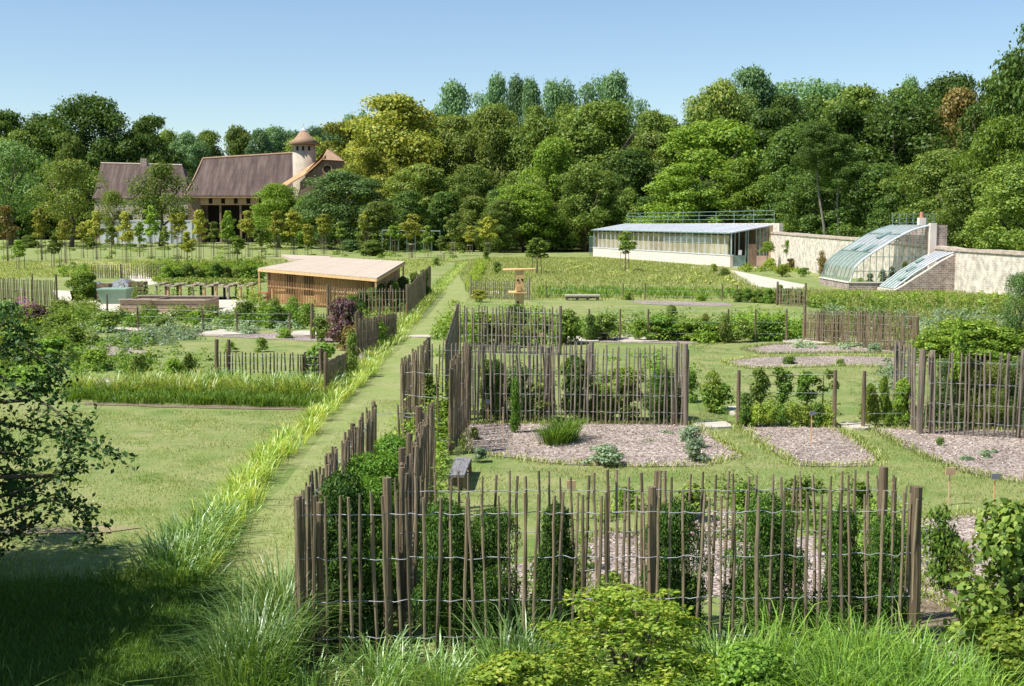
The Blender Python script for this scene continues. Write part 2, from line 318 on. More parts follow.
def npmesh(name, verts, quads=None, tris=None):
    me = bpy.data.meshes.new(name); nq = 0 if quads is None else len(quads); ntr = 0 if tris is None else len(tris)
    me.vertices.add(len(verts)); me.vertices.foreach_set('co', np.asarray(verts, np.float32).ravel())
    loops = np.concatenate([a.ravel() for a in (quads, tris) if a is not None]).astype(np.int32)
    me.loops.add(len(loops)); me.loops.foreach_set('vertex_index', loops)
    me.polygons.add(nq+ntr)
    st = np.concatenate([np.arange(nq)*4, nq*4+np.arange(ntr)*3]).astype(np.int32)
    me.polygons.foreach_set('loop_start', st)
    me.update(calc_edges=True); me.validate(); return me
# ---------------------------------------------------------------- foliage
def unit(v): return v / np.maximum(np.linalg.norm(v, axis=1, keepdims=True), 1e-9)
def leaf_geo(P, N, size, aspect=.6, rng=RNG, updir=None, fold=.25):
    """one folded rhombus leaf per point; P centres, N rough normals, size per leaf"""
    n = len(P); size = np.broadcast_to(np.asarray(size, float), (n,))[:, None]
    N = unit(N + rng.normal(0, .45, (n, 3)))
    r = rng.normal(0, 1, (n, 3)) if updir is None else np.asarray(updir) + rng.normal(0, .5, (n, 3))
    T = unit(r - (r*N).sum(1, keepdims=True)*N); B = np.cross(N, T)
    v = np.stack([P - T*size*.5, P + B*size*aspect*.5 + N*size*fold*.5 - T*size*.05, P + T*size*.5, P - B*size*aspect*.5 + N*size*fold*.5 - T*size*.05], 1)
    return v.reshape(-1, 3)
def leaf_mesh(name, V):
    k = len(V)//4; return npmesh(name, V, np.arange(4*k).reshape(k, 4))
def clump_points(rng, clumps, nleaf, inner=.25):
    """clumps: (centre, radii); leaves over each clump's shell; returns points and normals"""
    C = np.array([c for c, r in clumps]); R = np.array([r for c, r in clumps])
    wts = (R[:, 0]*R[:, 2]); wts = wts/wts.sum()
    idx = rng.choice(len(clumps), nleaf, p=wts)
    d = unit(rng.normal(0, 1, (nleaf, 3))); d[:, 2] = np.where((d[:, 2] < -.3) & (rng.random(nleaf) < .6), -d[:, 2], d[:, 2]); rad = np.where(rng.random(nleaf) < inner, rng.random(nleaf)**.5, rng.normal(.98, .10, nleaf))
    lump = 1 + .16*np.sin(d[:, 0]*7+idx) * np.cos(d[:, 2]*8+idx*2)
    P = C[idx] + d*(rad*lump)[:, None]*R[idx]
    return P, unit(d + np.array([0, 0, .35]))
def crown_clumps(rng, rx, z0, z1, n, shape='round', csize=.30):
    out = []; H = z1-z0
    ph_ = rng.random(4)*6.28
    for i in range(n):
        for _ in range(50):
            t = rng.random(); a = rng.random()*2*math.pi
            if shape == 'round': prof = math.sin(math.pi*(.12+.86*t)**.9)**.6
            elif shape == 'tall': prof = (math.sin(math.pi*(.08+.88*t)))**.7*.75
            elif shape == 'cone': prof = (1-t)*.95+.08
            elif shape == 'bush': prof = math.sqrt(max(0, 1-(t*.95)**2))
            r = rx*prof*math.sqrt(rng.random()*.75+.25)
            r *= 1+.17*math.sin(2*a+ph_[0])*math.sin(5*t+ph_[1])+.12*math.sin(3*a+ph_[2]+4*t)
            break
        cr = csize*rx*(.7+.6*rng.random())
        r = max(0, r-cr*.55)
        z = z0+H*t
        z = min(max(z, z0+cr*.6), z1-cr*.7)
        out.append(((r*math.cos(a), r*math.sin(a), z), (cr*(1+.25*rng.random()), cr*(1+.25*rng.random()), cr*(.62+.3*rng.random()))))
    # heart, so that the middle is not empty
    out.append(((0, 0, z0+H*.48), (rx*.42, rx*.42, H*.34)))
    return out
def make_crown(name, seed, rx=.4, z0=.15, z1=1.0, nclump=40, nleaf=14000, leaf=.022, shape='round', csize=.30, aspect=.7):
    rng = np.random.default_rng(seed)
    P, N = clump_points(rng, crown_clumps(rng, rx, z0, z1, nclump, shape, csize), nleaf)
    k_ = rng.random(nleaf) < .07; P[k_] += N[k_]*(rng.random((int(k_.sum()), 1))*rx*.08)
    V = leaf_geo(P, N, leaf*(.6+.8*rng.random(nleaf)), aspect, rng)
    V[:, 2] = np.maximum(V[:, 2], .005)
    return leaf_mesh(name, V)
def make_trunk(name, seed, h=.55, r=.025, limbs=6, spread=.25, lean=.02, start=.25):
    rng = random.Random(seed); mb = MB()
    pts = [(0, 0, -.01)]; x = y = 0
    for i in range(1, 6):
        x += rng.uniform(-lean, lean); y += rng.uniform(-lean, lean); pts.append((x, y, h*i/5))
    mb.tube(pts, [r*1.35]+[r*(1-.13*i) for i in range(1, 6)], 8)
    for i in range(limbs):
        t = start+(1-start)*i/limbs; b = Vector(pts[int(t*5)]).lerp(Vector(pts[min(5, int(t*5)+1)]), t*5 % 1)
        a = i*2.4+rng.uniform(-.5, .5); L_ = spread*rng.uniform(.7, 1.1)
        e = b+Vector((math.cos(a)*L_, math.sin(a)*L_, L_*rng.uniform(.7, 1.4)))
        mid = b.lerp(e, .5)+Vector((0, 0, -.04*spread))
        mb.tube([b, mid, e], [r*.5, r*.35, r*.12], 5)
        e2 = mid+Vector((math.cos(a+.9)*L_*.4, math.sin(a+.9)*L_*.4, L_*.5)); mb.tube([mid, e2], [r*.3, r*.1], 4)
    return mb.mesh(name, True)
CROWN = {
 'round': [make_crown('crown', 100+i, .42, .08, 1.0, 105, 30000, .0205, csize=.20) for i in range(5)]+[make_crown('crown', 110+i, .42, .06, 1.0, 120, 28000, .021, ('round', 'bush')[i % 2], csize=(.16, .19)[i % 2]) for i in range(4)],
 'low': [make_crown('crown', 150+i, .42, .0, 1.0, 70, 18000, .028, 'bush', .22) for i in range(3)],
 'poplar': [make_crown('crown', 200+i, .26, .12, 1.0, 30, 9000, .022, 'round', .36) for i in range(3)],
 'loose': [make_crown('crown', 300+i, .48, .30, 1.0, 34, 9000, .024, 'round', .26) for i in range(3)],
 'young': [make_crown('crown', 400+i, .20, .44, 1.0, 26, 1900, .040, 'round', .24) for i in range(7)],
}
TRUNK = {'low': [make_trunk('trunk', 25, .5, .015, 6, .2)], 'round': [make_trunk('trunk', 20+i, .6, .022, 7, .28) for i in range(3)],
         'poplar': [make_trunk('trunk', 30, .85, .014, 9, .10)],
         'loose': [make_trunk('trunk', 40+i, .6, .028, 7, .34, .025, .3) for i in range(3)],
         'young': [make_trunk('trunk', 50, .8, .011, 4, .10, .008, .55)]}
ORD = 'first second third fourth fifth sixth seventh eighth ninth tenth eleventh twelfth thirteenth fourteenth fifteenth sixteenth seventeenth eighteenth nineteenth twentieth twenty-first twenty-second twenty-third twenty-fourth twenty-fifth twenty-sixth twenty-seventh twenty-eighth twenty-ninth thirtieth thirty-first thirty-second thirty-third thirty-fourth thirty-fifth thirty-sixth thirty-seventh thirty-eighth thirty-ninth fortieth'.split()
def tree(px, ytop, wpx, Y, leaf, label, shape='round', group=None, name='broadleaf_tree', base=0, bark='bark'):
    h = Zat(ytop, Y)-base; x = XatY(px, Y, h/2); rx = wpx/2/FPX*Y
    k = random.randrange(99)
    unitr = {'round': .42, 'low': .42, 'poplar': .24, 'loose': .50, 'young': .17}[shape]
    s = rx/unitr
    t = thing(name, label, 'tree', (x, Y, base), random.uniform(0, 6.28), group, (s, s, h))
    link('crown', CROWN[shape][k % len(CROWN[shape])], L[leaf], t, own=True)
    link('trunk', TRUNK[shape][k % len(TRUNK[shape])], M[bark], t, own=True)
    return t
BUSH = {
 'yew': [make_crown('foliage', 500+i, .5, .0, 1.0, 60, 26000, .036, 'cone' if i == 0 else 'bush', .28, .32) for i in range(3)],
 'big': [make_crown('foliage', 520+i, .5, .0, 1.0, 30, 9000, .06, 'bush', .30, .7) for i in range(3)],
 'mound': [make_crown('foliage', 580+i, .5, .0, 1.0, 110, 9000, .045, 'bush', .17, .6) for i in range(2)],
 'small': [make_crown('foliage', 540+i, .5, .0, 1.0, 16, 1500, .11, 'bush', .38, .6) for i in range(4)],
 'tall': [make_crown('foliage', 560+i, .5, .0, 1.0, 18, 2200, .08, 'tall', .42, .5) for i in range(3)],
}
STEMS = MB()
for a in range(7):
    an = a*.9; STEMS.tube([(0, 0, -.02), (.06*math.cos(an), .06*math.sin(an), .35), (.2*math.cos(an), .2*math.sin(an), .8)], [.018, .012, .004], 4)
STEMS = STEMS.mesh('stem', True)
def bush(px, yb, ytop, wpx, leaf, label, shape='small', name='shrub', cat='shrub', group=None, z=0, stems=True):
    p = G(px, yb, z); h = Zat(ytop, p.y)-z; s = wpx/FPX*p.y
    t = thing(name, label, cat, p, random.uniform(0, 6.28), group, (s, s, max(h, .1)))
    link('foliage', BUSH[shape][random.randrange(len(BUSH[shape]))], L[leaf], t, own=True)
    if stems: link('stem', STEMS, M['bark'], t, own=True)
    return t
def blade_geo(P, H, Wd, lean, rng=RNG, leandir=None):
    """curved tapering blades: 7 verts each"""
    n = len(P); H = np.broadcast_to(H, (n,)); a = rng.random(n)*2*math.pi if leandir is None else leandir
    D = np.stack([np.cos(a), np.sin(a), np.zeros(n)], 1); b = a+math.pi/2+rng.normal(0, .5, n); S = np.stack([np.cos(b), np.sin(b), np.zeros(n)], 1)
    ln = np.abs(lean*(.35+rng.random(n)))[:, None]; Hc = H[:, None]; Z = np.array([0, 0, 1.0]); Wd = np.broadcast_to(Wd, (n,))[:, None]
    c1 = P+Z*Hc*.45+D*Hc*ln*.18; c2 = P+Z*Hc*(.80-.05*ln)+D*Hc*ln*.5; c3 = P+Z*Hc*(1-.25*ln)+D*Hc*ln*.95
    v = np.stack([P-S*Wd*.35, P+S*Wd*.35, c1-S*Wd*.5, c1+S*Wd*.5, c2-S*Wd*.35, c2+S*Wd*.35, c3], 1).reshape(-1, 3)
    k = np.arange(n)[:, None]*7
    q = np.concatenate([k+np.array([[0, 1, 3, 2]]), k+np.array([[2, 3, 5, 4]])]); t = k+np.array([[4, 5, 6]])
    return v, q, t
def tri_geo(P, H, Wd, rng=RNG):
    n = len(P); a = rng.random(n)*2*math.pi; S = np.stack([np.cos(a), np.sin(a), np.zeros(n)], 1)*Wd/2
    H = np.broadcast_to(H, (n,))
    T = P+np.stack([rng.normal(0, .4, n)*H, rng.normal(0, .4, n)*H, H*(.6+.6*rng.random(n))], 1)
    return np.stack([P-S, P+S, T], 1).reshape(-1, 3), np.arange(3*n).reshape(n, 3)
def inpoly(P, poly):
    x, y = P[:, 0], P[:, 1]; ins = np.zeros(len(P), bool); n = len(poly); j = n-1
    for i in range(n):
        xi, yi = poly[i][0], poly[i][1]; xj, yj = poly[j][0], poly[j][1]
        c = ((yi > y) != (yj > y)) & (x < (xj-xi)*(y-yi)/((yj-yi) if yj != yi else 1e-9)+xi); ins ^= c; j = i
    return ins
def wp(pix): return [G(x, y) for x, y in pix]
def scatter(poly, n, rng=RNG):
    xs = [p[0] for p in poly]; ys = [p[1] for p in poly]; out = []; tot = 0
    while tot < n:
        P = np.stack([rng.uniform(min(xs), max(xs), n*2), rng.uniform(min(ys), max(ys), n*2), np.zeros(n*2)], 1)
        P = P[inpoly(P, poly)]; out.append(P); tot += len(P)
        if tot == 0: break
    return np.concatenate(out)[:n]
def area(poly):
    return abs(sum(poly[i][0]*poly[(i+1) % len(poly)][1]-poly[(i+1) % len(poly)][0]*poly[i][1] for i in range(len(poly))))/2
def stuff(name, me, m, label=None):
    o = link(name, me, m); tag(o, label, None, None, 'stuff'); return o
def grass_patch(name, poly, dens, h, wd, lean, leaf, label, tuft=0, tr=.12, seed=1, hv=.5, maxn=150000):
    rng = np.random.default_rng(seed); A = area(poly); n = int(min(maxn, max(30, A*dens)))
    if tuft:
        C = scatter(poly, max(1, n//tuft), rng); idx = rng.integers(0, len(C), n)
        off = rng.normal(0, tr, (n, 2)); P = C[idx].copy(); P[:, :2] += off
        hs = (.65+.7*rng.random(len(C)))[idx]; ld = np.arctan2(off[:, 1], off[:, 0])
    else: P = scatter(poly, n, rng); hs = 1; ld = None
    v, q, t = blade_geo(P, h*hs*(1-hv/2+hv*rng.random(len(P))), wd*(.6+.8*rng.random(len(P))), lean, rng, ld)
    return stuff(name, npmesh(name, v, q, t), L[leaf], label)
def cover_patch(name, poly, dens, h, size, leaf, label, seed=1, clumpr=.25, flower=None):
    """low leafy plants: little domes of leaves over a bed"""
    rng = np.random.default_rng(seed); A = area(poly); nc = max(3, int(A*dens)); C = scatter(poly, nc, rng)
    hh = h*(.4+.8*rng.random(nc)); per = max(24, int(9*(clumpr/size)**2)); idx = np.repeat(np.arange(nc), per); n = len(idx)
    if n > 260000: idx = rng.choice(idx, 260000); n = len(idx)
    d = unit(rng.normal(0, 1, (n, 3))); d[:, 2] = np.abs(d[:, 2]); r = clumpr*(.6+.8*rng.random(nc))
    rad = rng.random(n)**.35
    P = C[idx]+np.stack([d[:, 0]*r[idx]*rad, d[:, 1]*r[idx]*rad, d[:, 2]*hh[idx]*rad], 1)
    o = stuff(name, leaf_mesh(name, leaf_geo(P, d+[0, 0, .5], size*(.6+.8*rng.random(n)), .6, rng)), L[leaf], label)
    return o
def sheet(name, pix, m, z, kind='structure', label=None, wob=0):
    pts = wp(pix)
    if wob:
        out = []; rr = random.Random(len(name)+int(pix[0][0]))
        for i, p in enumerate(pts):
            q = pts[(i+1) % len(pts)]
            L_ = (q-p).length; k = max(1, min(14, int(L_/.6)))
            nrm = Vector((-(q-p).y, (q-p).x, 0)).normalized() if L_ > 0 else Vector((0, 0, 0))
            for j in range(k): out.append(p.lerp(q, j/k)+nrm*rr.uniform(-wob, wob)*(1 if j else .3))
        pts = out
    me = bpy.data.meshes.new(name); me.from_pydata([(p.x, p.y, z) for p in pts], [], [tuple(range(len(pts)))]); me.update()
    if me.polygons[0].normal.z < 0: me.flip_normals()
    o = link(name, me, m); tag(o, label, None, None, kind); return o
# ================================================================ GROUND
me = bpy.data.meshes.new('ground'); S_ = 900
me.from_pydata([(-S_, -60, 0), (S_, -60, 0), (S_, S_, 0), (-S_, S_, 0)], [], [(0, 1, 2, 3)]); me.update()
tag(link('ground', me, M['lawn']), None, None, None, 'structure')
def wsheet(name, pts, m, z):
    me = bpy.data.meshes.new(name); me.from_pydata([(p[0], p[1], z) for p in pts], [], [tuple(range(len(pts)))]); me.update()
    if me.polygons[0].normal.z < 0: me.flip_normals()
    return tag(link(name, me, m), None, None, None, 'structure')
wsheet('forest_ground', [(-30, 207), (60, 182), (60, 120), (31.5, 60), (33, -50), (890, -50), (890, 890), (-890, 890), (-890, 322), (-60, 322)], M['forest_floor'], .004)
sheet('meadow', [(455, 262), (485, 258), (600, 258), (725, 268), (760, 290), (860, 296), (1200, 320), (1200, 345), (920, 322), (800, 305), (740, 300), (535, 300), (470, 300)], M['meadow'], .004)
sheet('meadow', [(-150, 262), (455, 259), (440, 266), (410, 275), (280, 275), (60, 277), (-150, 282)], M['meadow'], .004)
sheet('grass_path', [(195, 700), (300, 700), (300, 668), (375, 470), (404, 440), (452, 340), (484, 258), (468, 258), (410, 338), (330, 425), (235, 545)], M['path'], .008, wob=.05)
MULCH = []
for pix in ([(458, 424), (466, 452), (540, 463), (640, 467), (705, 466), (742, 456), (718, 440), (694, 424)],
            [(736, 425), (836, 427), (855, 440), (880, 458), (872, 466), (800, 466), (770, 450)],
            [(868, 428), (940, 430), (1180, 432), (1180, 500), (1030, 485), (960, 471), (905, 448)],
            [(575, 545), (610, 532), (650, 536), (660, 570), (640, 620), (580, 610)], [(690, 512), (745, 508), (760, 560), (730, 600), (690, 590)], [(480, 575), (540, 560), (520, 610), (470, 620)], [(790, 540), (850, 530), (850, 600), (780, 600)], [(915, 520), (975, 514), (1060, 520), (1060, 590), (1000, 620), (930, 600), (905, 560)],
            [(742, 349), (770, 345), (800, 344), (918, 350), (925, 354), (850, 353), (760, 354)], [(722, 362), (760, 357), (850, 356), (930, 359), (925, 368), (840, 366), (750, 369)],
            [(470, 340), (560, 342), (700, 344), (690, 336), (560, 335), (480, 333)],
            [(628, 300.5), (670, 301), (725, 303), (735, 306), (690, 306), (640, 304)],
            [(84, 338), (120, 346), (155, 352), (130, 355), (95, 356)], [(156, 333), (220, 337), (330, 342), (340, 336), (240, 332), (160, 329)],
            [(352, 352), (372, 345), (386, 340), (376, 355), (352, 372), (345, 368)],
            [(86, 377), (110, 378), (112, 386), (92, 389)]):
    sheet('mulch_bed', pix, M['mulch'], .012, wob=.12); MULCH.append(pix)
for pix in ([(40, 263), (100, 261), (130, 264), (150, 276), (158, 284), (140, 286), (122, 272), (95, 266), (45, 266)],
            [(165, 260.3), (300, 261), (300, 262.3), (165, 261.7)], [(0, 238), (90, 238.6), (90, 240), (0, 240)], [(192, 238.5), (330, 238), (335, 241), (210, 243)],
            [(52, 290), (70, 291), (72, 300), (95, 303), (96, 315), (262, 316), (264, 300), (205, 296), (140, 299), (95, 300), (60, 301)],
            [(731, 267), (835, 266), (832, 271), (760, 270.5)], [(688, 266.5), (702, 267), (737, 271), (775, 279), (806, 285), (797, 292), (755, 286), (712, 272)],
            [(470, 292), (500, 291), (500, 294), (470, 295)]):
    sheet('gravel_path', pix, M['gravel'], .008 if len(pix) > 4 else .012, wob=.02)
sheet('bare_earth', [(-30, 525), (40, 530), (100, 526), (142, 528), (100, 534), (50, 534), (-30, 536)], M['drysoil'], .012, wob=.05)
sheet('bare_earth', [(84, 402.5), (322, 409), (322, 410.5), (250, 409.5), (180, 408), (84, 405)], M['soil'], .012, wob=.09)
sheet('bare_earth', [(905, 600), (1010, 596), (1035, 690), (945, 690)], M['soil'], .016, wob=.05)
sheet('bare_earth', [(222, 690), (290, 690), (300, 640), (262, 640)], M['soil'], .016, wob=.05)
for i in range(9):      # worn dry strip on the path side of the tufts
    pass
# paving slabs
def slab(px, py, w_, d_, label, rz=0):
    p = G(px, py); mb = MB(); rr = random.Random(int(px*7+py)); n = 9
    pts = []
    for k in range(n):
        a = 2*math.pi*k/n; q = 1/max(abs(math.cos(a)), abs(math.sin(a)))*.5; q = min(q, .62)*rr.uniform(.92, 1.05)
        pts.append((math.cos(a)*w_*q, math.sin(a)*d_*q, .05))
    mb.poly(pts, .08); o = link('paving_slab', mb.mesh('paving_slab'), M['slab']); o.location = p; o.rotation_euler.z = rz
    tag(o, label, 'paving slab', 'limestone slabs set in the paths')
slab(425, 337, 1.25, .9, 'long pale limestone slab laid across the mown grass path')
for px, py, lab in ((578, 340, 'pale slab in the bed gap left of the leafy bush, behind the middle enclosure'), (636, 340, 'pale slab between the wire posts right of the leafy bush'), (805, 342, 'pale slab at the left foot of the far grey paling fence')):
    slab(px, py, 1.6, 2.2, lab)
slab(769, 428-12, .7, 1.3, 'pale slab lying on the grass left of the espalier trees'); bpy.data.objects['paving_slab.004'].location = G(738, 412)
slab(712, 426, .8, .9, 'small pale slab at the right corner of the mulched plot')
slab(856, 427, .7, .9, 'pale slab at the corner of the plot right of the espalier trees')
slab(128, 330, 1.9, 2.0, 'pale slab beside the second wire post of the left flower garden')
slab(226, 333, 1.7, 2.4, 'pale slab at the foot of the fourth wire post of the left flower garden')
slab(306, 334, 1.5, 2.2, 'pale slab left of the purple leaved smoke bush')
slab(958, 662, .42, .4, 'flat weathered stone in the bare earth beside the front corner post')
slab(104, 383, .5, .5, 'rough grey stone at the left end of the clipped grass border')

# ================================================================ FENCES
PICK = []
for i in range(8):
    rr = random.Random(60+i); mb = MB(); r = .0165*rr.uniform(.8, 1.2); pts = []; x = y = 0
    for k in range(7):
        pts.append((x, y, k/6)); x += rr.uniform(-.011, .011); y += rr.uniform(-.008, .008)
    mb.tube(pts, [r*rr.uniform(.82, 1.18) for _ in pts[:-1]]+[r*.8], 6)
    PICK.append(mb.mesh('picket'))
POST = []
for i in range(3):
    rr = random.Random(80+i); mb = MB()
    mb.tube([(rr.uniform(-.01, .01), rr.uniform(-.01, .01), z) for z in (0, .25, .5, .75)]+[(0, 0, 1)], [.055*rr.uniform(.92, 1.08) for _ in range(5)], 10)
    POST.append(mb.mesh('post'))
def paling(label, a, b, h, spacing=.13, posts=(), merge=False, m='picket', wires=(.11, .37, .62, .84), group='chestnut paling fences round the garden plots', thick=1.0, hb=None, wr=.0045, jit=.035, postr=1.0, lean=.034):
    a, b = Vector(a), Vector(b); a.z = b.z = 0; d = b-a; Lg = d.length; u = d/Lg; hb = hb or h
    rz = math.atan2(d.y, d.x); n = max(2, int(Lg/spacing)); rr = random.Random(hash(label) % 1000 if False else sum(map(ord, label)))
    t = thing('paling_fence', label, 'fence', a, rz, group)
    if not merge and n > 98: n = 98
    mb = MB(); pos = []
    for i in range(n+1):
        s = Lg*i/n + (rr.uniform(-.18, .18)*Lg/n if 0 < i < n else 0); hh = (h+(hb-h)*i/n)*(1+rr.uniform(-jit, jit)); pos.append((s, hh))
        off = .0
        if merge:
            r = .021*thick*rr.uniform(.8, 1.2)
            mb.tube([(s, off, 0), (s+rr.uniform(-.02, .02), off, hh*.5), (s+rr.uniform(-.03, .03), off, hh)], [r, r, r*.7], 4)
        else:
            o = link('picket', PICK[rr.randrange(8)], M[m], t, own=True); o.location = (s, off, -.03)
            o.rotation_euler = (rr.uniform(-lean, lean), rr.uniform(-lean, lean), rr.uniform(0, 6)); k = thick*rr.uniform(.85, 1.25); o.scale = (k, k, hh+.03)
    if merge: link('palings', mb.mesh('palings'), M[m], t)
    for f in wires:
        w_ = MB(); pts = []
        for i, (s, hh) in enumerate(pos):
            z = h*(1-f)+rr.uniform(-.012, .012)+(hb-h)*i/n; side = .026 if i % 2 else -.026
            pts.append((s, side, z))
            if i < len(pos)-1: pts.append((s+(pos[i+1][0]-s)/2, 0, z+rr.uniform(-.012, .008)))
        w_.tube(pts, wr, 4); link('wire', w_.mesh('wire', True), M['wire'], t)
    for s, hp, k in posts:
        o = link('post', POST[rr.randrange(3)], M['post' if m == 'picket' else m], t, own=True)
        o.location = (s*Lg, .085 if s not in (0, 1) else 0, -.03); o.scale = (k*postr*.62, k*postr*.62, hp); o.rotation_euler = (rr.uniform(-.02, .02), rr.uniform(-.02, .02), rr.uniform(0, 6))
    return t
H1 = 1.755
A, B, C_, D_, E_, F_ = (G(298, 496, H1), G(375, 402, H1), G(432, 400, H1), G(400, 474, H1), G(884, 472, H1), G(918, 492, H1))
paling('long front run of split chestnut pickets behind the tall foreground grass', A, F_, H1, .124, [(0, 1.78, 1.3), (.03, 1.7, 1.1), (.57, 1.84, 1.3), (1, 1.84, 1.65)], hb=H1+.0, jit=.02)
paling('dense dark run of pickets lining the mown path on the near hedge plot', A, B, H1, .105, [(.38, 1.75, 1.3), (.72, 1.75, 1.1), (1, 1.78, 1)], thick=1.2)
paling('inner run of pickets with thick round post, behind the near conifer hedge', D_, C_, H1, .11, [(-.1, 1.86, 1.5), (0, 1.85, 1.1), (.17, 1.9, 1.2), (.4, 1.85, 1.3), (.75, 1.9, 1.6)], thick=1.3)
paling('rear run of pickets facing the lawn behind the near hedge shrubs', D_, E_, H1, .126, [(.53, 1.80, 1.3), (1, 1.85, 1.5)], jit=.025)
paling('short right end run of pickets closing the near hedge plot', F_, E_, H1, .13, [(.45, 1.7, .8)])
paling('sparse pair of thin dark pickets closing the far end of the near hedge', B, C_, H1, .30)
a2, b2, c2, d2 = G(402, 362, H1), G(428, 340, H1), G(450, 365, H1), G(469, 345, H1); e2 = G(687, 347, H1)
paling('dark dense run of pickets beside the mown path on the middle plot', a2, b2, H1, .11, [(0, 1.75, 1), (1, 1.85, 1.6)], thick=1.3)
paling('short dense inner run of pickets above the small grey bench', c2, d2, H1, .10, [(0, 1.72, 1.3), (.5, 1.75, 1.1), (1, 1.75, 1)], thick=1.3)
paling('long picket run behind the mulched plot with the clipped column shrub', d2, e2, H1, .098, [(.0, 1.78, 1.2), (.365, 1.74, 1.5), (.95, 1.8, 1.2), (1, 1.85, 1.6)], m='picket_grey', thick=1.1)
paling('sparse picket run across the near end of the middle plot', a2, c2, H1, .24)
paling('rear picket run of the middle plot behind the dark shrubs', (-1.95, 29.0, 0), (1.85, 28.9, 0), 1.70, .105, [(0, 1.8, 1.2), (1, 1.75, 1.2)], m='picket_grey', thick=1.15)
paling('short right end run of pickets on the middle plot', e2, (e2.x-.05, 28.9, 0), H1, .16, m='picket_grey', thick=1.2)
paling('grey picket run in front of the yellow green bush, beyond the middle plot', G(457, 306, 1.6), G(560, 308, 1.6), 1.6, .125, [(0, 1.7, 1.6), (.5, 1.6, 1.3), (1, 1.7, 1.6)], merge=True, m='picket_grey', thick=1.4, wr=.007)
paling('grey picket run edging the mown path beside the far leafy hedge', G(457, 306, 1.6), (-1.6, 30.0, 0), 1.6, .2, [(0, 1.7, 1.4)], merge=True, m='picket_grey', thick=1.3, wr=.006)
paling('low grey picket run behind the wooden bird totem', G(471, 298), G(529, 300), Zat(280, G(471, 298).y), .14, [(0, 1.35, 1.6), (1, 1.35, 1.5)], merge=True, m='picket_grey', thick=1.7, wr=.008)
r4 = G(922, 352, H1)
paling('tall silvery picket run in front of the brown hedge beside the right mulch plot', r4, G(1180, 360, H1), H1, .098, [(0, 1.84, 2.0), (.05, 1.82, 1.8), (.40, 1.9, 1.5)], m='picket_grey', thick=1.15, hb=H1)
paling('short end run of pickets left of the brown hedge', r4, (r4.x+.2, r4.y+2.5, 0), H1, .13, [(1, 1.8, 1.4)], m='picket_grey', thick=1.2)
def pf(label, x0, t0, b0, x1, t1, b1, **k):
    p, q = G(x0, b0), G(x1, b1); k.setdefault('merge', True); k.setdefault('m', 'picket'); k.setdefault('thick', 1.9); k.setdefault('wr', .005)
    return paling(label, p, q, Zat(t0, p.y), hb=Zat(t1, q.y), **k)
pf('far grey picket run behind the low green crop and mulch strips', 804, 310, 341, 917, 313, 354, spacing=.105, posts=[(0, 1.4, 1.8), (.5, 1.3, 1.2), (1, 1.3, 1.5)])
pf('small far picket run right of the clipped hedge below the glasshouses', 777, 288, 305, 805, 289, 307, spacing=.17, posts=[(0, 1.3, 1.8), (1, 1.3, 1.6)])
pf('grey picket run at the left edge beside the round green shrub', -40, 275, 304, 57, 281, 308, spacing=.13, posts=[(1, 1.8, 1.7), (.75, 1.8, 1.4)])
pf('grey picket run between the tarpaulin heap and the far gravel path', 92, 265, 278, 165, 264, 279, spacing=.2, posts=[(1, 1.2, 1.8), (.4, 1.2, 1.6)], thick=2.2)
pf('low dark picket run among the long grass of the left border', 217, 352, 380, 322, 354, 387, spacing=.13, posts=[(0, 1.2, 1.8), (.1, 1.2, 1.5), (1, 1.1, 1.6)], thick=1.3)
pf('short dark picket run at the right end of the left grass border', 326, 362, 397, 348, 352, 376, spacing=.10, posts=[(0, 1.2, 1.5), (1, 1.2, 1.8)], thick=1.5, m='picket')
pf('short picket run left of the long grass border end', 303, 354, 386, 318, 347, 372, spacing=.12, thick=1.4)
pf('dark picket run in front of the flat roofed wooden shed', 328, 288, 319, 407, 288, 319, spacing=.16, posts=[(0, 1.65, 2), (.8, 1.6, 1.8), (1, 1.65, 2)], thick=1.6)
pf('dark picket run right of the shed beside the clipped hedge and path', 407, 288, 319, 430, 266, 293, spacing=.2, posts=[(.45, 1.7, 1.6), (1, 1.7, 1.8)], thick=1.8)
pf('short picket run left of the purple smoke bush', 312, 314, 339, 330, 313, 336, spacing=.2, posts=[(0, 1.4, 2)], thick=1.6)
pf('picket run right of the purple smoke bush beside the mulch strip', 357, 320, 355, 396, 313, 338, spacing=.14, posts=[(0, 1.5, 1.6), (.1, 1.5, 1.4), (.6, 1.4, 1.4)], thick=1.5)
def wirefence(label, pts, wires=(.25, .6, .92), pr=.045, group='post and wire supports for climbing plants'):
    """pts: (px, ytop, ybase)"""
    P = [G(x, yb) for x, yt, yb in pts]; Hs = [Zat(yt, p.y) for (x, yt, yb), p in zip(pts, P)]
    t = thing('wire_trellis', label, 'trellis', P[0], 0, group)
    for p, h in zip(P, Hs):
        o = link('post', POST[0], M['post'], t, own=True); o.location = p-P[0]; o.scale = (pr/.055, pr/.055, h)
    for f in wires:
        mb = MB(); mb.tube([(p-P[0]+Vector((0, 0, h*f))) for p, h in zip(P, Hs)], .0035, 4); link('wire', mb.mesh('wire'), M['wire'], t)
wirefence('wire trellis on short posts along the rough meadow behind the pale bench', [(546, 283, 298), (623, 283, 299), (645, 284, 300), (722, 285, 301), (737, 285, 301)], pr=.036)
wirefence('long wire trellis on posts over the leafy bed behind the middle plot', [(589, 309, 341), (620, 309, 341), (648, 309, 341), (728, 309, 342), (755, 309, 342), (786, 309, 342)], pr=.036)
wirefence('wire trellis carrying the three heart shaped espalier trees', [(738, 370, 425), (834, 370, 428)], pr=.042)
wirefence('wire trellis with climbers right of the espalier trees', [(863, 371, 428), (912, 370, 427)], pr=.042)
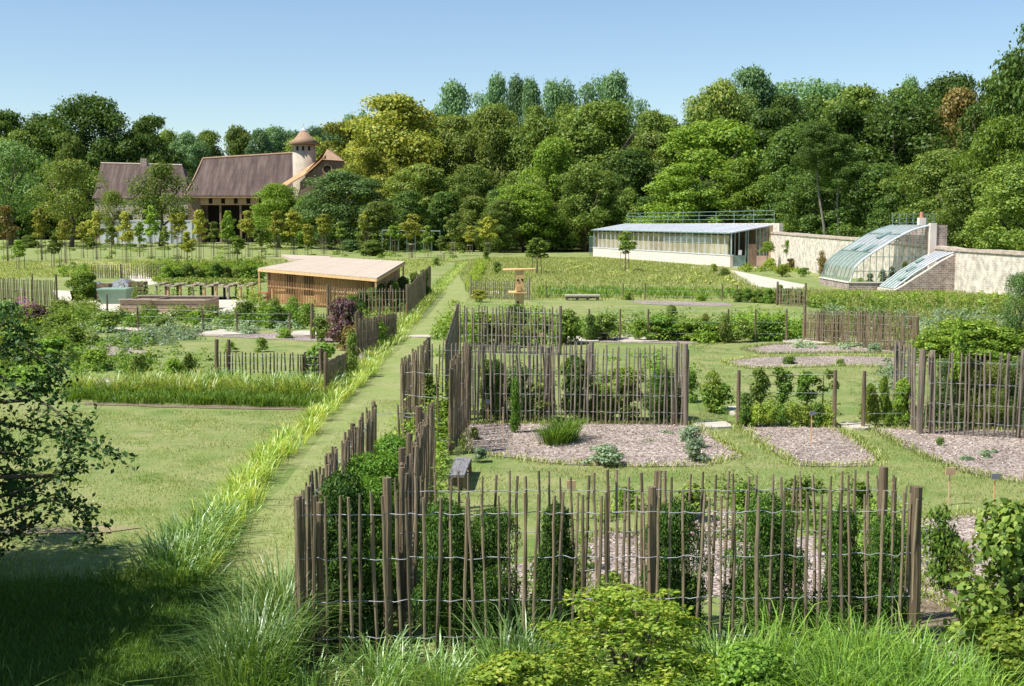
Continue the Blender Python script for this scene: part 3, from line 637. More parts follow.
wirefence('wire trellis on four posts across the left flower garden', [(108, 294, 331), (138, 307, 330), (203, 309, 332), (237, 312, 333), (290, 312, 336)], pr=.036)

# ================================================================ LAWN BLADES
def lawnblades(pix, dens, label, seed, hh=.045, wd=.012, world=None, leaf='lawngrass'):
    rng = np.random.default_rng(seed); poly = world or wp(pix); P = scatter(poly, int(area(poly)*dens), rng)
    q_ = np.sin(P[:, 0]*1.9+np.sin(P[:, 1]*.9)*2)*np.sin(P[:, 1]*1.3+np.cos(P[:, 0]*.7)*2)+.5*np.sin(P[:, 0]*4.1+P[:, 1]*3.3); P = P[rng.random(len(P)) < (1 if leaf == 'shadegrass' else np.clip(.55+.45*q_, .12, 1))]
    if leaf == 'shadegrass': P[:, :2] += rng.normal(0, .3, (len(P), 2)); P = P[P[:, 0] < -2.45]
    v, t = tri_geo(P, hh, wd, rng); return stuff('lawn_grass', npmesh('lawn_grass', v, None, t), L[leaf], label)
lawnblades([(-60, 410), (320, 412), (250, 490), (160, 570), (140, 640), (-60, 640)], 420, 'short mown grass on the left lawn', 1, .05, .014)
lawnblades([(-60, 590), (60, 585), (150, 590), (215, 575), (225, 690), (-60, 690)], 3000, 'short grass coloured dark for shade under the near tree', 2, .085, .018, leaf='shadegrass')
lawnblades([(195, 690), (300, 690), (300, 668), (375, 470), (404, 440), (425, 400), (370, 400), (235, 545)], 600, 'short mown grass on the walking path', 3, .05, .012)
lawnblades([(440, 466), (720, 470), (745, 456), (706, 430), (735, 430), (800, 466), (880, 466), (850, 430), (870, 430), (905, 450), (1060, 490), (1060, 520), (560, 518), (440, 540)], 420, 'short mown grass on the lawn behind the near plot', 4, .05, .014)
lawnblades([(700, 425), (735, 425), (735, 380), (845, 380), (860, 425), (1000, 425), (1000, 372), (690, 345)], 120, 'short mown grass between the right plots', 5, .05, .02)

# ================================================================ LONG GRASS
grass_patch('border_grass', wp([(180, 572), (198, 530), (240, 484), (292, 434), (344, 388), (370, 368), (376, 371), (344, 400), (300, 446), (256, 500), (216, 558), (200, 582)]), 620, .30, .014, .9, 'ygrass', 'yellow green long grass strip along the left of the mown path', 34, .09, 11, .8)
grass_patch('border_grass', wp([(150, 590), (168, 560), (205, 524), (235, 515), (212, 560), (190, 584)]), 800, .40, .016, .9, 'grass', 'taller green end of the long grass strip by the shade', 30, .13, 12)
grass_patch('border_grass', wp([(345, 382), (388, 340), (412, 312), (440, 284), (461, 264), (466, 264), (446, 284), (420, 314), (398, 340), (374, 368)]), 190, .30, .024, .8, 'ygrass', 'far part of the yellow green grass strip beside the path', 20, .16, 13)
grass_patch('border_grass', wp([(66, 402), (318, 409), (326, 402), (300, 399), (80, 395)]), 520, .26, .018, .8, 'fresh', 'clipped dark green front of the left grass border', 20, .10, 14)
grass_patch('border_grass', wp([(66, 396), (322, 402), (330, 394), (290, 389), (200, 388), (80, 387)]), 420, .40, .018, 1.0, 'ygrass', 'yellow green long grass of the left border', 70, .17, 15, 1.0)
grass_patch('border_grass', wp([(200, 388), (330, 396), (340, 388), (215, 382)]), 240, .38, .022, .8, 'grass', 'green long grass in front of the low dark pickets', 26, .16, 16)
# foreground
def wpoly(*p): return [Vector((x, y, 0)) for x, y in p]
grass_patch('tall_grass', wpoly((-2.6, 11.4), (4.3, 10.9), (4.3, 12.3), (-2.1, 12.2)), 650, .33, .011, .9, 'grass', 'tall fresh grass in front of the near picket fence', 34, .14, 21)
grass_patch('tall_grass', wpoly((1.9, 10.9), (4.4, 10.6), (4.3, 12.3), (2.0, 12.3)), 600, .56, .011, .9, 'fresh', 'tall grass at the foot of the right corner post', 34, .15, 22)
grass_patch('tall_grass', wpoly((-2.95, 11.5), (-2.25, 11.3), (-2.2, 13.2), (-2.4, 13.8), (-2.65, 13.0)), 1500, .72, .011, .8, 'grass', 'tall grass tussocks at the left corner of the near fence', 60, .12, 23, maxn=40000)
grass_patch('tall_grass', wpoly((-.6, 11.5), (.9, 11.5), (.8, 12.2), (-.2, 12.2)), 260, .8, .011, 1.0, 'grass', 'arching tall tussock against the middle of the near fence', 50, .10, 24)
grass_patch('tall_grass', wpoly((-4.6, 8.4), (-1.6, 8.4), (-1.6, 9.0), (-4.6, 9.0)), 60, 1.05, .010, 1.1, 'grass', 'scattered arching blades at the very front in the shade', 8, .10, 25)
grass_patch('tall_grass', wpoly((-5.2, 14.6), (-3.9, 14.6), (-3.7, 17.0), (-4.6, 18.0), (-5.2, 17.0)), 90, .22, .014, .9, 'shadegrass', 'tussocks coloured dark for shade beside the near tree shadow', 40, .15, 26)
grass_patch('tall_grass', wpoly((-9, 10.5), (-4.2, 10.5), (-4.0, 14.5), (-9, 14.5)), 120, .16, .012, .9, 'shadegrass', 'rough grass coloured dark for shade under the near tree', 20, .14, 27)
grass_patch('tall_grass', wpoly((5.0, 10.9), (6.4, 10.9), (6.8, 12.8), (5.3, 12.4)), 500, .5, .012, .9, 'ygrass', 'yellow green grass under the right foreground shrub', 30, .14, 28)
# inside plots
grass_patch('meadow_grass', wp([(455, 262), (485, 258), (600, 258), (725, 268), (760, 290), (805, 300), (740, 300), (535, 300), (470, 300)]), 26, .22, .035, .6, 'meadow', 'tall dry meadow grass in front of the glazed hall', 1, .1, 31)
grass_patch('meadow_grass', wp([(740, 290), (860, 293), (975, 293), (1120, 310), (1150, 345), (925, 322), (810, 306), (760, 300)]), 60, .28, .03, .6, 'meadow', 'yellow green meadow growth below the glasshouses', 1, .1, 32)
grass_patch('meadow_grass', wp([(-80, 262), (455, 259), (440, 266), (410, 275), (280, 275), (60, 277), (-80, 282)]), 20, .2, .04, .6, 'meadow', 'rough meadow grass behind the wooden shed', 1, .1, 33)
grass_patch('meadow_grass', wp([(535, 290), (740, 292), (735, 299), (540, 298)]), 36, .35, .04, .6, 'fresh', 'green strip of plants along the far wire trellis', 12, .2, 34)

def edge_grass(pix, label, seed):
    rng = np.random.default_rng(seed); pts = wp(pix); P = []
    for i in range(len(pts)):
        a, c = pts[i], pts[(i+1) % len(pts)]; Lg = (c-a).length; k = int(Lg*140)
        t_ = rng.random(k)[:, None]; q = np.array(a)[None]*(1-t_)+np.array(c)[None]*t_; amp = .05+.09*np.abs(np.sin(q[:, :1]*1.7+q[:, 1:2]*2.3))
        q[:, :2] += rng.normal(0, 1, (k, 2))*amp; P.append(q)
    P = np.concatenate(P); P[:, 2] = .0
    v, q, t = blade_geo(P, .09*(.5+rng.random(len(P))), .016, .7, rng); return stuff('edge_grass', npmesh('edge_grass', v, q, t), L['lawngrass'], label)
for i, (n_, lab) in enumerate(((0, 'grass creeping over the edge of the middle mulched plot'), (1, 'grass creeping over the edge of the plot before the espalier trees'), (2, 'grass creeping over the edge of the right mulch plot'), (3, 'grass fringe of the mulch gap in the near hedge'), (7, 'grass fringe of the mulch right of the near plot'), (8, 'grass fringe of the upper mulch strip'), (9, 'grass fringe of the lower mulch strip'))):
    edge_grass(MULCH[n_], lab, 90+i)
# ================================================================ BED COVER
cv = cover_patch
cv('ground_cover', wp([(85, 345), (130, 338), (155, 345), (145, 372), (80, 384), (60, 370)]), 1.6, .5, .10, 'fresh', 'green perennials left of the lawn and flower bed', 41)
cv('ground_cover', wp([(-60, 330), (85, 330), (100, 350), (60, 372), (-60, 372)]), 1.2, .7, .11, 'mid', 'mixed green perennials behind the near tree', 42, .4)
cv('ground_cover', wp([(-60, 372), (60, 374), (70, 400), (-60, 402)]), 1.4, .6, .10, 'fresh', 'bright green perennials at the left end of the border', 43, .35)
cv('ground_cover', wp([(90, 342), (150, 330), (205, 332), (195, 340), (150, 350)]), 1.6, .35, .10, 'silver', 'silvery green plants of the left flower garden', 44, .35)
cv('ground_cover', wp([(45, 318), (262, 316), (300, 328), (240, 331), (60, 330)]), 1.4, .6, .12, 'fresh', 'tall green plants in front of the planter boxes', 45, .35)
cv('ground_cover', wp([(45, 326), (300, 329), (310, 335), (240, 334), (60, 333)]), .9, .5, .12, 'silver', 'grey green low plants before the wire trellis', 46, .4)
cv('ground_cover', wp([(575, 322), (790, 324), (800, 341), (740, 343), (690, 339), (575, 339)]), .8, .8, .12, 'fresh', 'leafy crops in the long bed behind the middle plot', 47, .4)
cv('ground_cover', wp([(650, 336), (735, 337), (725, 345), (660, 344)]), 1.5, .7, .10, 'light', 'lush low leaves at the front of the long bed', 48, .35)
cv('ground_cover', wp([(795, 345), (905, 346), (890, 351), (800, 349)]), 2.6, .35, .09, 'silver', 'low grey green crop in front of the far picket run', 49, .25)
cv('ground_cover', wp([(830, 358), (930, 360), (930, 364), (830, 362)]), 1.0, .25, .08, 'fresh', 'seedling row in the right mulch strip', 50, .2)
cv('ground_cover', wp([(740, 412), (832, 414), (832, 424), (740, 422)]), 6, .55, .07, 'lime', 'bright green low hedge plants under the espalier trees', 51, .28)
cv('ground_cover', wp([(864, 414), (912, 414), (912, 425), (866, 425)]), 6, .6, .07, 'mid', 'leafy plants at the foot of the right trellis', 52, .25)
cv('ground_cover', wp([(810, 312), (1040, 320), (1060, 352), (960, 335), (830, 330)]), .9, .6, .13, 'silver', 'grey green vegetable rows beyond the far picket run', 53, .4)
cv('ground_cover', wp([(738, 318), (800, 319), (800, 340), (738, 338)]), 1.0, .8, .12, 'light', 'flowering green plants left of the far picket run', 54, .4)
cv('ground_cover', wp([(535, 570), (585, 560), (590, 630), (470, 640)]), 5, .6, .05, 'fresh', 'low green plants between the hedge shrubs', 55, .2)
cv('ground_cover', wp([(655, 518), (900, 515), (900, 560), (700, 540)]), 2.6, .5, .06, 'fresh', 'young green crop on the mulch behind the near plot', 56, .22)
cv('ground_cover', wp([(560, 262), (735, 275), (760, 290), (560, 275)]), .1, .5, .2, 'meadow', 'weeds standing in the meadow', 57, .5)
cv('ground_cover', wp([(455, 300), (475, 290), (490, 262), (478, 262), (468, 285), (450, 318)]), .9, .7, .13, 'lime', 'yellow green plants along the right of the far path', 58, .4)
cv('ground_cover', wp([(435, 335), (452, 318), (470, 320), (455, 345), (440, 360)]), 2, .9, .10, 'light', 'climbing green plants inside the fence by the path', 59, .35)
cv('ground_cover', wp([(570, 345), (690, 350), (690, 375), (570, 372)]), .3, .3, .09, 'fresh', 'thin weeds on the lawn inside the middle plot', 60, .3)
cv('ground_cover', wp([(870, 372), (912, 372), (912, 392), (870, 392)]), 1.6, .7, .08, 'silver', 'silver leaved crop behind the right trellis', 61, .3)
cv('ground_cover', wp([(600, 430), (700, 432), (690, 455), (560, 455)]), .25, .12, .05, 'silver', 'few tiny weeds on the mulched plot', 62, .12)
cv('ground_cover', wp([(880, 435), (1100, 440), (1100, 475), (960, 465)]), .5, .16, .06, 'silver', 'few small weeds on the right mulch plot', 63, .14)
cv('ground_cover', wp([(395, 440), (430, 400), (445, 400), (448, 440), (430, 560), (400, 560)]), 6, 1.1, .07, 'light', 'light green leaves inside the near inner pickets', 64, .22)
# denser planting in the left garden and the long beds
for i, (pix, dn, hh, sz, lf, lab, cr) in enumerate([
    ([(-60, 318), (60, 316), (85, 332), (-60, 334)], 1.0, .9, .13, 'mid', 'tall mixed plants behind the near tree at the garden edge', .45),
    ([(95, 360), (150, 352), (215, 356), (215, 376), (80, 380)], .35, .5, .1, 'light', 'loose light green plants at the back of the left border', .3),
    ([(60, 306), (96, 306), (96, 316), (262, 317), (262, 322), (60, 320)], 1.4, .7, .13, 'mid', 'green plants around the raised planter boxes', .4),
    ([(262, 316), (312, 320), (312, 334), (262, 330)], 1.3, 1.1, .12, 'fresh', 'tall green plants in front of the shed', .4),
    ([(236, 296), (262, 300), (262, 312), (236, 308)], .8, 1.3, .12, 'mid', 'climbing greenery at the shed corner by the red table', .35),
    ([(58, 262), (92, 262), (92, 284), (58, 284)], .12, .6, .2, 'light', 'scattered bushes left of the small far pickets', .6),
    ([(120, 300), (150, 300), (204, 301), (204, 304), (120, 304)], 1.1, 1.5, .12, 'fresh', 'seedlings growing in the raised planter boxes', .3),
    ([(580, 330), (735, 330), (735, 340), (580, 338)], .8, 1.0, .12, 'mid', 'darker leafy plants in the long bed', .4),
    ([(735, 332), (802, 332), (802, 341), (735, 341)], 1.2, 1.0, .12, 'fresh', 'green plants under the end posts of the long bed', .4),
    ([(530, 330), (580, 330), (585, 345), (530, 345)], 1.0, .9, .12, 'light', 'light plants between the grey pickets and the first trellis post', .4),
    ([(735, 296), (806, 300), (806, 305), (735, 301)], .8, .6, .14, 'mid', 'low green growth along the clipped hedge', .4),
    ([(810, 322), (915, 325), (915, 345), (810, 338)], .8, 1.0, .12, 'mid', 'green leaves inside the far picket run', .4),
    ([(920, 330), (1060, 330), (1060, 352), (925, 350)], 1.0, .7, .12, 'lime', 'yellow green plants round the large mound shrub', .4),
    ([(560, 510), (680, 505), (700, 530), (560, 535)], 1.8, .35, .055, 'light', 'young light green crop behind the middle of the near plot', .18),
    ([(850, 515), (915, 515), (905, 600), (850, 600)], 3, .6, .05, 'fresh', 'green crop behind the right end of the near plot', .25),
    ([(690, 490), (860, 488), (900, 515), (680, 515)], 1.0, .45, .06, 'mid', 'row of leafy seedlings along the lawn edge behind the near plot', .2),
    ([(472, 318), (555, 318), (555, 350), (470, 350)], .9, .9, .12, 'fresh', 'green plants inside the grey picket plot', .35),
    ([(475, 372), (685, 372), (690, 400), (470, 400)], .5, .5, .09, 'mid', 'low growth at the foot of the middle plot shrubs', .3),
    ([(330, 292), (405, 292), (405, 312), (330, 312)], .7, .9, .13, 'fresh', 'green plants between shed and dark pickets', .45),
    ([(355, 325), (395, 318), (380, 345), (350, 355)], 1.2, .9, .1, 'mid', 'green plants inside the smoke bush plot', .35)]):
    cv('ground_cover', wp(pix), dn*1.3, hh, sz, lf, lab, 300+i, cr)
for i, (pix, dn, hh, lf, lab) in enumerate([
    ([(-60, 232), (480, 232), (480, 237), (-60, 237)], .02, .9, 'mid', 'rough growth at the foot of the farm trees'),
    ([(150, 268), (262, 266), (262, 284), (150, 284)], .5, 1.1, 'light', 'light bushes growing behind the rustic shelter'),
    ([(730, 268), (830, 268), (830, 272), (740, 272)], .3, .5, 'lime', 'tufts of green below the stone wall')]):
    cv('ground_cover', wp(pix), dn, hh, .22, lf, lab, 340+i, .7)
for i, (pix, dn, hh, lf, lab) in enumerate([
    ([(800, 296), (975, 296), (1110, 310), (1110, 318), (960, 305), (805, 301)], .9, .45, 'light', 'mixed leafy growth below the glasshouses'),
    ([(810, 303), (960, 306), (1120, 320), (1120, 332), (930, 318), (812, 310)], .8, .5, 'fresh', 'green crop rows beyond the far picket run'),
    ([(800, 300), (1000, 303), (1110, 318), (930, 315), (805, 308)], .3, .6, 'olive', 'brownish stalks among the growth below the glasshouses')]):
    cv('ground_cover', wp(pix), dn, hh, .14, lf, lab, 350+i, .4)
# mulch chips, real pieces on the near plots
def chips(pix, dens, seed, label):
    rng = np.random.default_rng(seed); poly = wp(pix); n = int(area(poly)*dens); P = scatter(poly, n, rng); P[:, 2] = .012+rng.random(n)*.02
    V = leaf_geo(P, np.tile([0, 0, 1.0], (n, 1)), rng.uniform(.025, .06, n), .45, rng, None, .1); V[:, 2] = np.maximum(V[:, 2], .014)
    return stuff('bark_chips', leaf_mesh('bark_chips', V), MCHIP, label)
MCHIP = leafmat('bark_chip', [g(.08, .055, .04), g(.22, .165, .13), g(.34, .27, .225), g(.52, .45, .39)], trans=.0, objvar=0, gloss=.04)
chips([(460, 425), (466, 452), (540, 462), (705, 465), (740, 455), (694, 425)], 260, 71, 'bark chips over the middle mulched plot')
chips([(738, 426), (836, 428), (878, 458), (800, 465)], 260, 72, 'bark chips over the plot before the espalier trees')
chips([(870, 429), (1060, 434), (1060, 486), (905, 447)], 220, 73, 'bark chips over the right mulched plot')
chips([(475, 600), (540, 555), (610, 530), (655, 540), (690, 512), (745, 508), (760, 560), (700, 610), (640, 620)], 300, 74, 'bark chips over the plot behind the near fence')
chips([(905, 520), (975, 513), (1060, 520), (1060, 600), (1000, 625), (915, 600)], 300, 75, 'bark chips right of the near fence')

# ================================================================ NEAR TREE (canopy edge enters at the left)
def near_tree():
    t = thing('hawthorn_tree', 'dark leaved tree reaching in from the left over the shaded grass', 'tree', (-8.6, 13.8, 0))
    rng = np.random.default_rng(5); rr = random.Random(5)
    br = MB(); br.tube([(0, 0, -.05), (.1, .05, .8), (-.05, .1, 1.6), (.1, 0, 2.6), (0, .1, 3.8)], [.17, .14, .12, .08, .04], 10)
    clumps = []
    for i in range(150):
        a = rng.random()*6.283; t_ = rng.random(); r = 3.35*math.sqrt(rng.random())*math.sqrt(max(.1, 1-(t_*1.05-.25)**2)); z = .75+t_*3.6*(1-.25*r/3.3)
        if z < .6+.0*r: continue
        clumps.append(((r*math.cos(a), r*math.sin(a)*1.15, z), (.36, .36, .2)))
    for i in range(90):
        a = rng.random()*6.283; r = 2.7*math.sqrt(rng.random()); clumps.append(((.4+r*math.cos(a), -3.4+r*math.sin(a), 3.0+2.2*rng.random()), (.42, .42, .25)))
    shade = []  # foliage out of view, added to deepen the shadow on the lawn
    for i in range(170):
        zz = rng.uniform(2.6, 5.4); shade.append(((rng.uniform(-3.6, 1.6-.6*(zz-2.6)), rng.uniform(-5.6, 1.6), zz), (.6, .6, .3)))
    for i in range(170):
        zz = rng.uniform(4, 9); shade.append(((rng.uniform(-9, 1.0-.62*(zz-4)), rng.uniform(-8, .5), zz), (.8, .8, .45)))
    # branch sprays seen against the lawn: (px, py, distance)
    sprays = [[(-10, 370, 14), (25, 392, 13.9), (52, 408, 13.7), (72, 424, 13.6), (92, 441, 13.5), (106, 452, 13.4)],
              [(-10, 420, 14), (25, 428, 13.9), (55, 432, 13.8), (80, 440, 13.7)],
              [(-10, 355, 14), (15, 340, 14), (30, 352, 13.9), (48, 362, 13.9), (68, 376, 13.8)],
              [(-10, 500, 13.6), (30, 488, 13.4), (60, 475, 13.2), (78, 472, 13.1)],
              [(-10, 520, 13.4), (25, 505, 13.3), (55, 500, 13.2), (78, 508, 13.1), (88, 522, 13.0), (98, 545, 13.0)],
              [(-10, 545, 13.4), (20, 530, 13.2), (45, 520, 13.1)], [(-10, 450, 13.8), (15, 455, 13.7), (28, 460, 13.6)],
              [(-10, 330, 14), (10, 322, 14), (22, 332, 14)], [(30, 400, 13.9), (45, 382, 13.9), (58, 372, 13.8)], [(60, 475, 13.2), (70, 455, 13.2), (66, 440, 13.3)]]
    base = Vector((-8.6, 13.8, 0))
    P = []; N = []
    for s in sprays:
        pts = [W(*q)-base for q in s]
        br.tube([Vector((rr.uniform(-1.2, .1), rr.uniform(-.5, .5), max(.9, pts[0].z*.9)))]+pts, [.035]+[max(.004, .02*(1-i/len(pts))) for i in range(len(pts))], 5)
        for i in range(len(pts)-1):
            k = 62 if i < 1 else 46
            for _ in range(k):
                q = pts[i].lerp(pts[i+1], rr.random()); sp = .125*(1-.5*i/len(pts))
                P.append((q.x+rr.gauss(0, sp), q.y+rr.gauss(0, sp*1.3), q.z+rr.gauss(0, sp*.75))); N.append((rr.gauss(0, .6), rr.gauss(-.3, .6), 1))
            for _ in range(3):
                q = pts[i].lerp(pts[i+1], rr.random()); e = q+Vector((rr.gauss(0, .2), rr.gauss(0, .2), rr.gauss(0, .16))); br.tube([q, e], [.005, .002], 3)
                for _ in range(11): f = q.lerp(e, rr.random()*1.1); P.append((f.x+rr.gauss(0, .03), f.y+rr.gauss(0, .03), f.z+rr.gauss(0, .03))); N.append((rr.gauss(0, .6), rr.gauss(-.3, .6), 1))
    P2, N2 = clump_points(rng, clumps, 90000, .5)
    # keep the sky and garden above and beside the sprays clear
    dep = (P2[:, 1]+13.8); pxs = CX+FPX*(P2[:, 0]-8.6)/np.maximum(dep, 1); pys = HORY+FPX*(HC-P2[:, 2])/dep
    keep = ~((pxs > -5) & (pys < 330+np.maximum(0, pxs)*.9)) & (pxs < 14+22*rng.random(len(pxs))) & ~((pxs > 10) & (pys > 540))
    P = np.concatenate([np.array(P), P2[keep]]); N = np.concatenate([np.array(N), N2[keep]])
    P3, N3 = clump_points(rng, shade, 80000, .5); d3 = np.maximum(P3[:, 1]+13.8, 1); k3 = (CX+FPX*(P3[:, 0]-8.6)/d3) < -25
    P = np.concatenate([P, P3[k3]]); N = np.concatenate([N, N3[k3]])
    V = leaf_geo(P, N, np.concatenate([rng.uniform(.05, .095, len(P)-int(k3.sum())), rng.uniform(.12, .2, int(k3.sum()))]), .6, rng)
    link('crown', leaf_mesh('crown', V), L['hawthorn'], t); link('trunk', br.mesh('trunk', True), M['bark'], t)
near_tree()
def shade_tree():  # unseen tree, added to block sky light over the shaded lawn
    t = thing('broadleaf_tree', 'large broad unseen tree added outside the left edge to shade the near lawn', 'tree', (-13.5, 5, 0)); rng = np.random.default_rng(15); rr = random.Random(6); cl = []
    for i in range(240):
        zz = rng.uniform(5.5, 14); x = min(-9.6, -5.0-.58*zz)+rng.uniform(-7, 0); y = rng.uniform(-4, 12.5); cl.append(((x+13.5, y-5, zz), (1.1, 1.1, .6)))
    P, N = clump_points(rng, cl, 60000, .5); d = np.maximum(P[:, 1]+5, 1); k = ((CX+FPX*(P[:, 0]-13.5)/d) < -60) | (P[:, 1]+5 < 1)
    link('crown', leaf_mesh('crown', leaf_geo(P[k], N[k], rng.uniform(.12, .2, int(k.sum())), .6, rng)), L['dark'], t)
    br = MB(); br.tube([(0, 0, -.1), (.1, .1, 2), (-.1, .1, 4.5), (0, 0, 7), (0, 0, 10)], [.45, .36, .3, .22, .1], 12)
    for i in range(14):
        c = cl[i*17][0]; z0 = 3+i*.4; br.tube([(0, 0, z0), (c[0]*.5, c[1]*.5, (z0+c[2])/2+.4), c], [.14, .1, .03], 6)
    link('trunk', br.mesh('trunk', True), M['bark'], t)
shade_tree()

# ================================================================ NEAR SHRUBS
HG = 'dark yew shrubs growing inside the near picket plot'
for i, (px, yt, wd, sh, lf, lab) in enumerate([(345, 478, 110, 'yew', 'yew', 'dark yew shrub filling the left corner of the near plot'), (447, 505, 84, 'yew', 'yew', 'dark yew shrub behind the thick round post'),
        (492, 512, 70, 'yew', 'yew', 'rounded dark yew right of the thick post, beside the brown bench view'), (556, 508, 75, 'yew', 'yew', 'dark yew shrub left of the visible mulch gap'), (672, 505, 80, 'yew', 'yew', 'dark yew shrub around the middle fence post'),
        (768, 500, 85, 'yew', 'yew', 'dark yew shrub right of the middle fence post'), (840, 512, 80, 'yew', 'yew', 'dark yew shrub two left of the corner post'), (885, 520, 60, 'yew', 'yew', 'small dark yew shrub nearest the right corner post'), (610, 575, 50, 'big', 'mid', 'low leafy shrub in the mulch gap of the near hedge')]):
    Y = 13.05; x = XatY(px, Y); h = Zat(yt, Y); s = wd/FPX*Y*1.02
    t = thing('yew_shrub', lab, 'shrub', (x, Y, 0), i*1.3, HG, (s, s*.85, h)); link('foliage', BUSH[sh][i % 3], L[lf], t, own=True); link('stem', STEMS, M['bark'], t, own=True)
for i, (Y, h, s, lab) in enumerate([(14.2, 1.5, .95, 'bright green conifer just behind the left corner yew'), (15.6, 1.55, .95, 'bright green conifer midway along the path side pickets'), (17.2, 1.5, .9, 'bright green conifer near the far end of the path side pickets')]):
    t = thing('conifer_shrub', lab, 'shrub', (-1.68, Y, 0), i*2, 'bright conifers in the left arm of the near plot', (s, s*1.5, h)); link('foliage', BUSH['yew'][(i+1) % 3], L['brightyew'], t, own=True); link('stem', STEMS, M['bark'], t, own=True)
t = thing('leafy_bush', 'light yellow green leafy bush in front of the middle of the near fence', 'shrub', (1.1, 11.45, 0), 0, None, (2.1, 1.0, 1.08)); link('foliage', make_crown('foliage', 901, .5, 0, 1, 150, 9000, .034, 'bush', .13, .5), L['lime'], t); link('stem', STEMS, M['bark'], t, own=True)
t = thing('leafy_bush', 'low light green leafy bush left of the large foreground bush', 'shrub', (.0, 11.1, 0), 0, None, (1.0, .8, .55)); link('foliage', BUSH['big'][1], L['lime'], t, own=True); link('stem', STEMS, M['bark'], t, own=True)
t = thing('leafy_bush', 'pale low foliage at the right end of the foreground bush', 'shrub', (2.2, 11.1, 0), 1, None, (1.0, .8, .62)); link('foliage', BUSH['big'][2], L['fresh'], t, own=True); link('stem', STEMS, M['bark'], t, own=True)
t = thing('leafy_bush', 'glossy dark green shrub at the right edge by the bare earth', 'shrub', (5.2, 12.5, 0), 0, None, (1.5, 1.3, 1.6)); link('foliage', make_crown('foliage', 902, .5, 0, 1, 50, 5200, .055, 'bush', .26, .75), L['mid'], t); link('stem', STEMS, M['bark'], t, own=True)
t = thing('leafy_bush', 'low yellow green bush below the glossy right edge shrub', 'shrub', (4.85, 11.6, 0), 2, None, (1.0, .9, .7)); link('foliage', BUSH['big'][0], L['lime'], t, own=True); link('stem', STEMS, M['bark'], t, own=True)
bush(941, 588, 505, 46, 'fresh', 'tall loose plant with pale seed heads right of the corner post', 'tall', 'leafy_plant', 'plant')
bush(960, 592, 540, 30, 'olive', 'short brownish plant beside the tall loose plant at the corner post', 'tall', 'leafy_plant', 'plant')
bush(515, 433, 379, 17, 'brightyew', 'clipped narrow column shrub alone on the middle mulched plot', 'tall', 'column_shrub')
grass_patch('grass_tussock', wp([(545, 445), (580, 445), (580, 440), (545, 438)]), 1700, .42, .016, .9, 'fresh', 'pale green grass tussock on the middle mulched plot', 200, .12, 81)
bush(605, 465, 445, 38, 'silver', 'low variegated clump at the front of the middle mulched plot', 'small', 'leafy_plant', 'plant', stems=False)
bush(694, 462, 440, 26, 'silver', 'variegated clump at the front right of the middle mulched plot', 'small', 'leafy_plant', 'plant', stems=False)
bush(690, 448, 427, 26, 'silver', 'variegated clump just behind the front right one', 'small', 'leafy_plant', 'plant', stems=False)
bush(714, 412, 370, 28, 'lime', 'yellow green sapling standing right of the middle picket run', 'tall', 'leafy_plant', 'plant')
bush(716, 412, 385, 36, 'fresh', 'low green growth round the yellow green sapling', 'small', 'leafy_plant', 'plant', stems=False)
for i, (px, yt, wd, lf, lab) in enumerate([(490, 362, 26, 'olive', 'first shrub from the left in the middle plot, olive'), (497, 362, 30, 'yew', 'dark upright yew behind the clipped column shrub'), (575, 358, 36, 'dark', 'dark shrub behind the single mid fence post'),
        (622, 370, 44, 'mid', 'loose mid green shrub in the middle plot'), (663, 370, 48, 'yew', 'wide dark yew near the right end of the middle plot'), (540, 385, 40, 'olive', 'small olive shrub between the column and the mid post'), (520, 368, 30, 'greyd', 'grey green shrub in the middle plot'), (455, 372, 24, 'light', 'light green shrub at the left corner of the middle plot'),
        (425, 370, 30, 'mid', 'mid green shrub between the two path side runs'), (600, 385, 30, 'light', 'small light shrub in the middle plot')]):
    Y = 28.2; t = thing('hedge_shrub', lab, 'shrub', (XatY(px, Y), Y, 0), i, 'shrubs planted inside the middle picket plot', (wd/FPX*Y, wd/FPX*Y*.8, Zat(yt, Y))); link('foliage', BUSH['yew' if lf == 'yew' else 'big'][i % 3], L[lf], t, own=True); link('stem', STEMS, M['bark'], t, own=True)
# brown hedge behind right fence
for i in range(9):
    Y = 27.3; px = 945+i*24; t = thing('hedge_shrub', f'{ORD[i]} shrub from the left in the brownish hedge behind the silvery pickets', 'shrub', (XatY(px, Y), Y, 0), i, 'brownish hedge shrubs at the right', (1.0, .9, 1.45+.1*math.sin(i*3))); link('foliage', BUSH['yew'][i % 3], L['olive' if i % 3 else 'greyd'], t, own=True); link('stem', STEMS, M['bark'], t, own=True)
# espaliers
for i, px in enumerate((760, 782, 806)):
    p = G(px, 426); h = Zat(366, p.y)
    t = thing('espalier_tree', ['leftmost', 'middle', 'right hand'][i]+' espalier fruit tree on slim stem along the wire trellis', 'fruit tree', p, 0, 'espalier fruit trees on the wire trellis')
    rng = np.random.default_rng(i+700); cl = [((rng.uniform(-.13, .13), rng.uniform(-.08, .08), rng.uniform(.45, .92)*h), (.12, .10, .12)) for _ in range(11)]
    P, N = clump_points(rng, cl, 2400, .5); link('crown', leaf_mesh('crown', leaf_geo(P, N, rng.uniform(.04, .08, 2400), .6, rng)), L['fresh' if i else 'mid'], t)
    mb = MB(); mb.tube([(0, 0, 0), (.01, 0, h*.5), (0, 0, h*.9)], [.022, .018, .006], 6)
    for s in (-1, 1):
        for z in (.45, .65, .8): mb.tube([(0, 0, h*z), (s*.3, 0, h*(z+.06))], [.01, .005], 4)
    link('trunk', mb.mesh('trunk'), M['bark'], t)
t = thing('espalier_tree', 'thin stretched espalier tree beside the right trellis post', 'fruit tree', G(824, 426), 0, 'espalier fruit trees on the wire trellis')
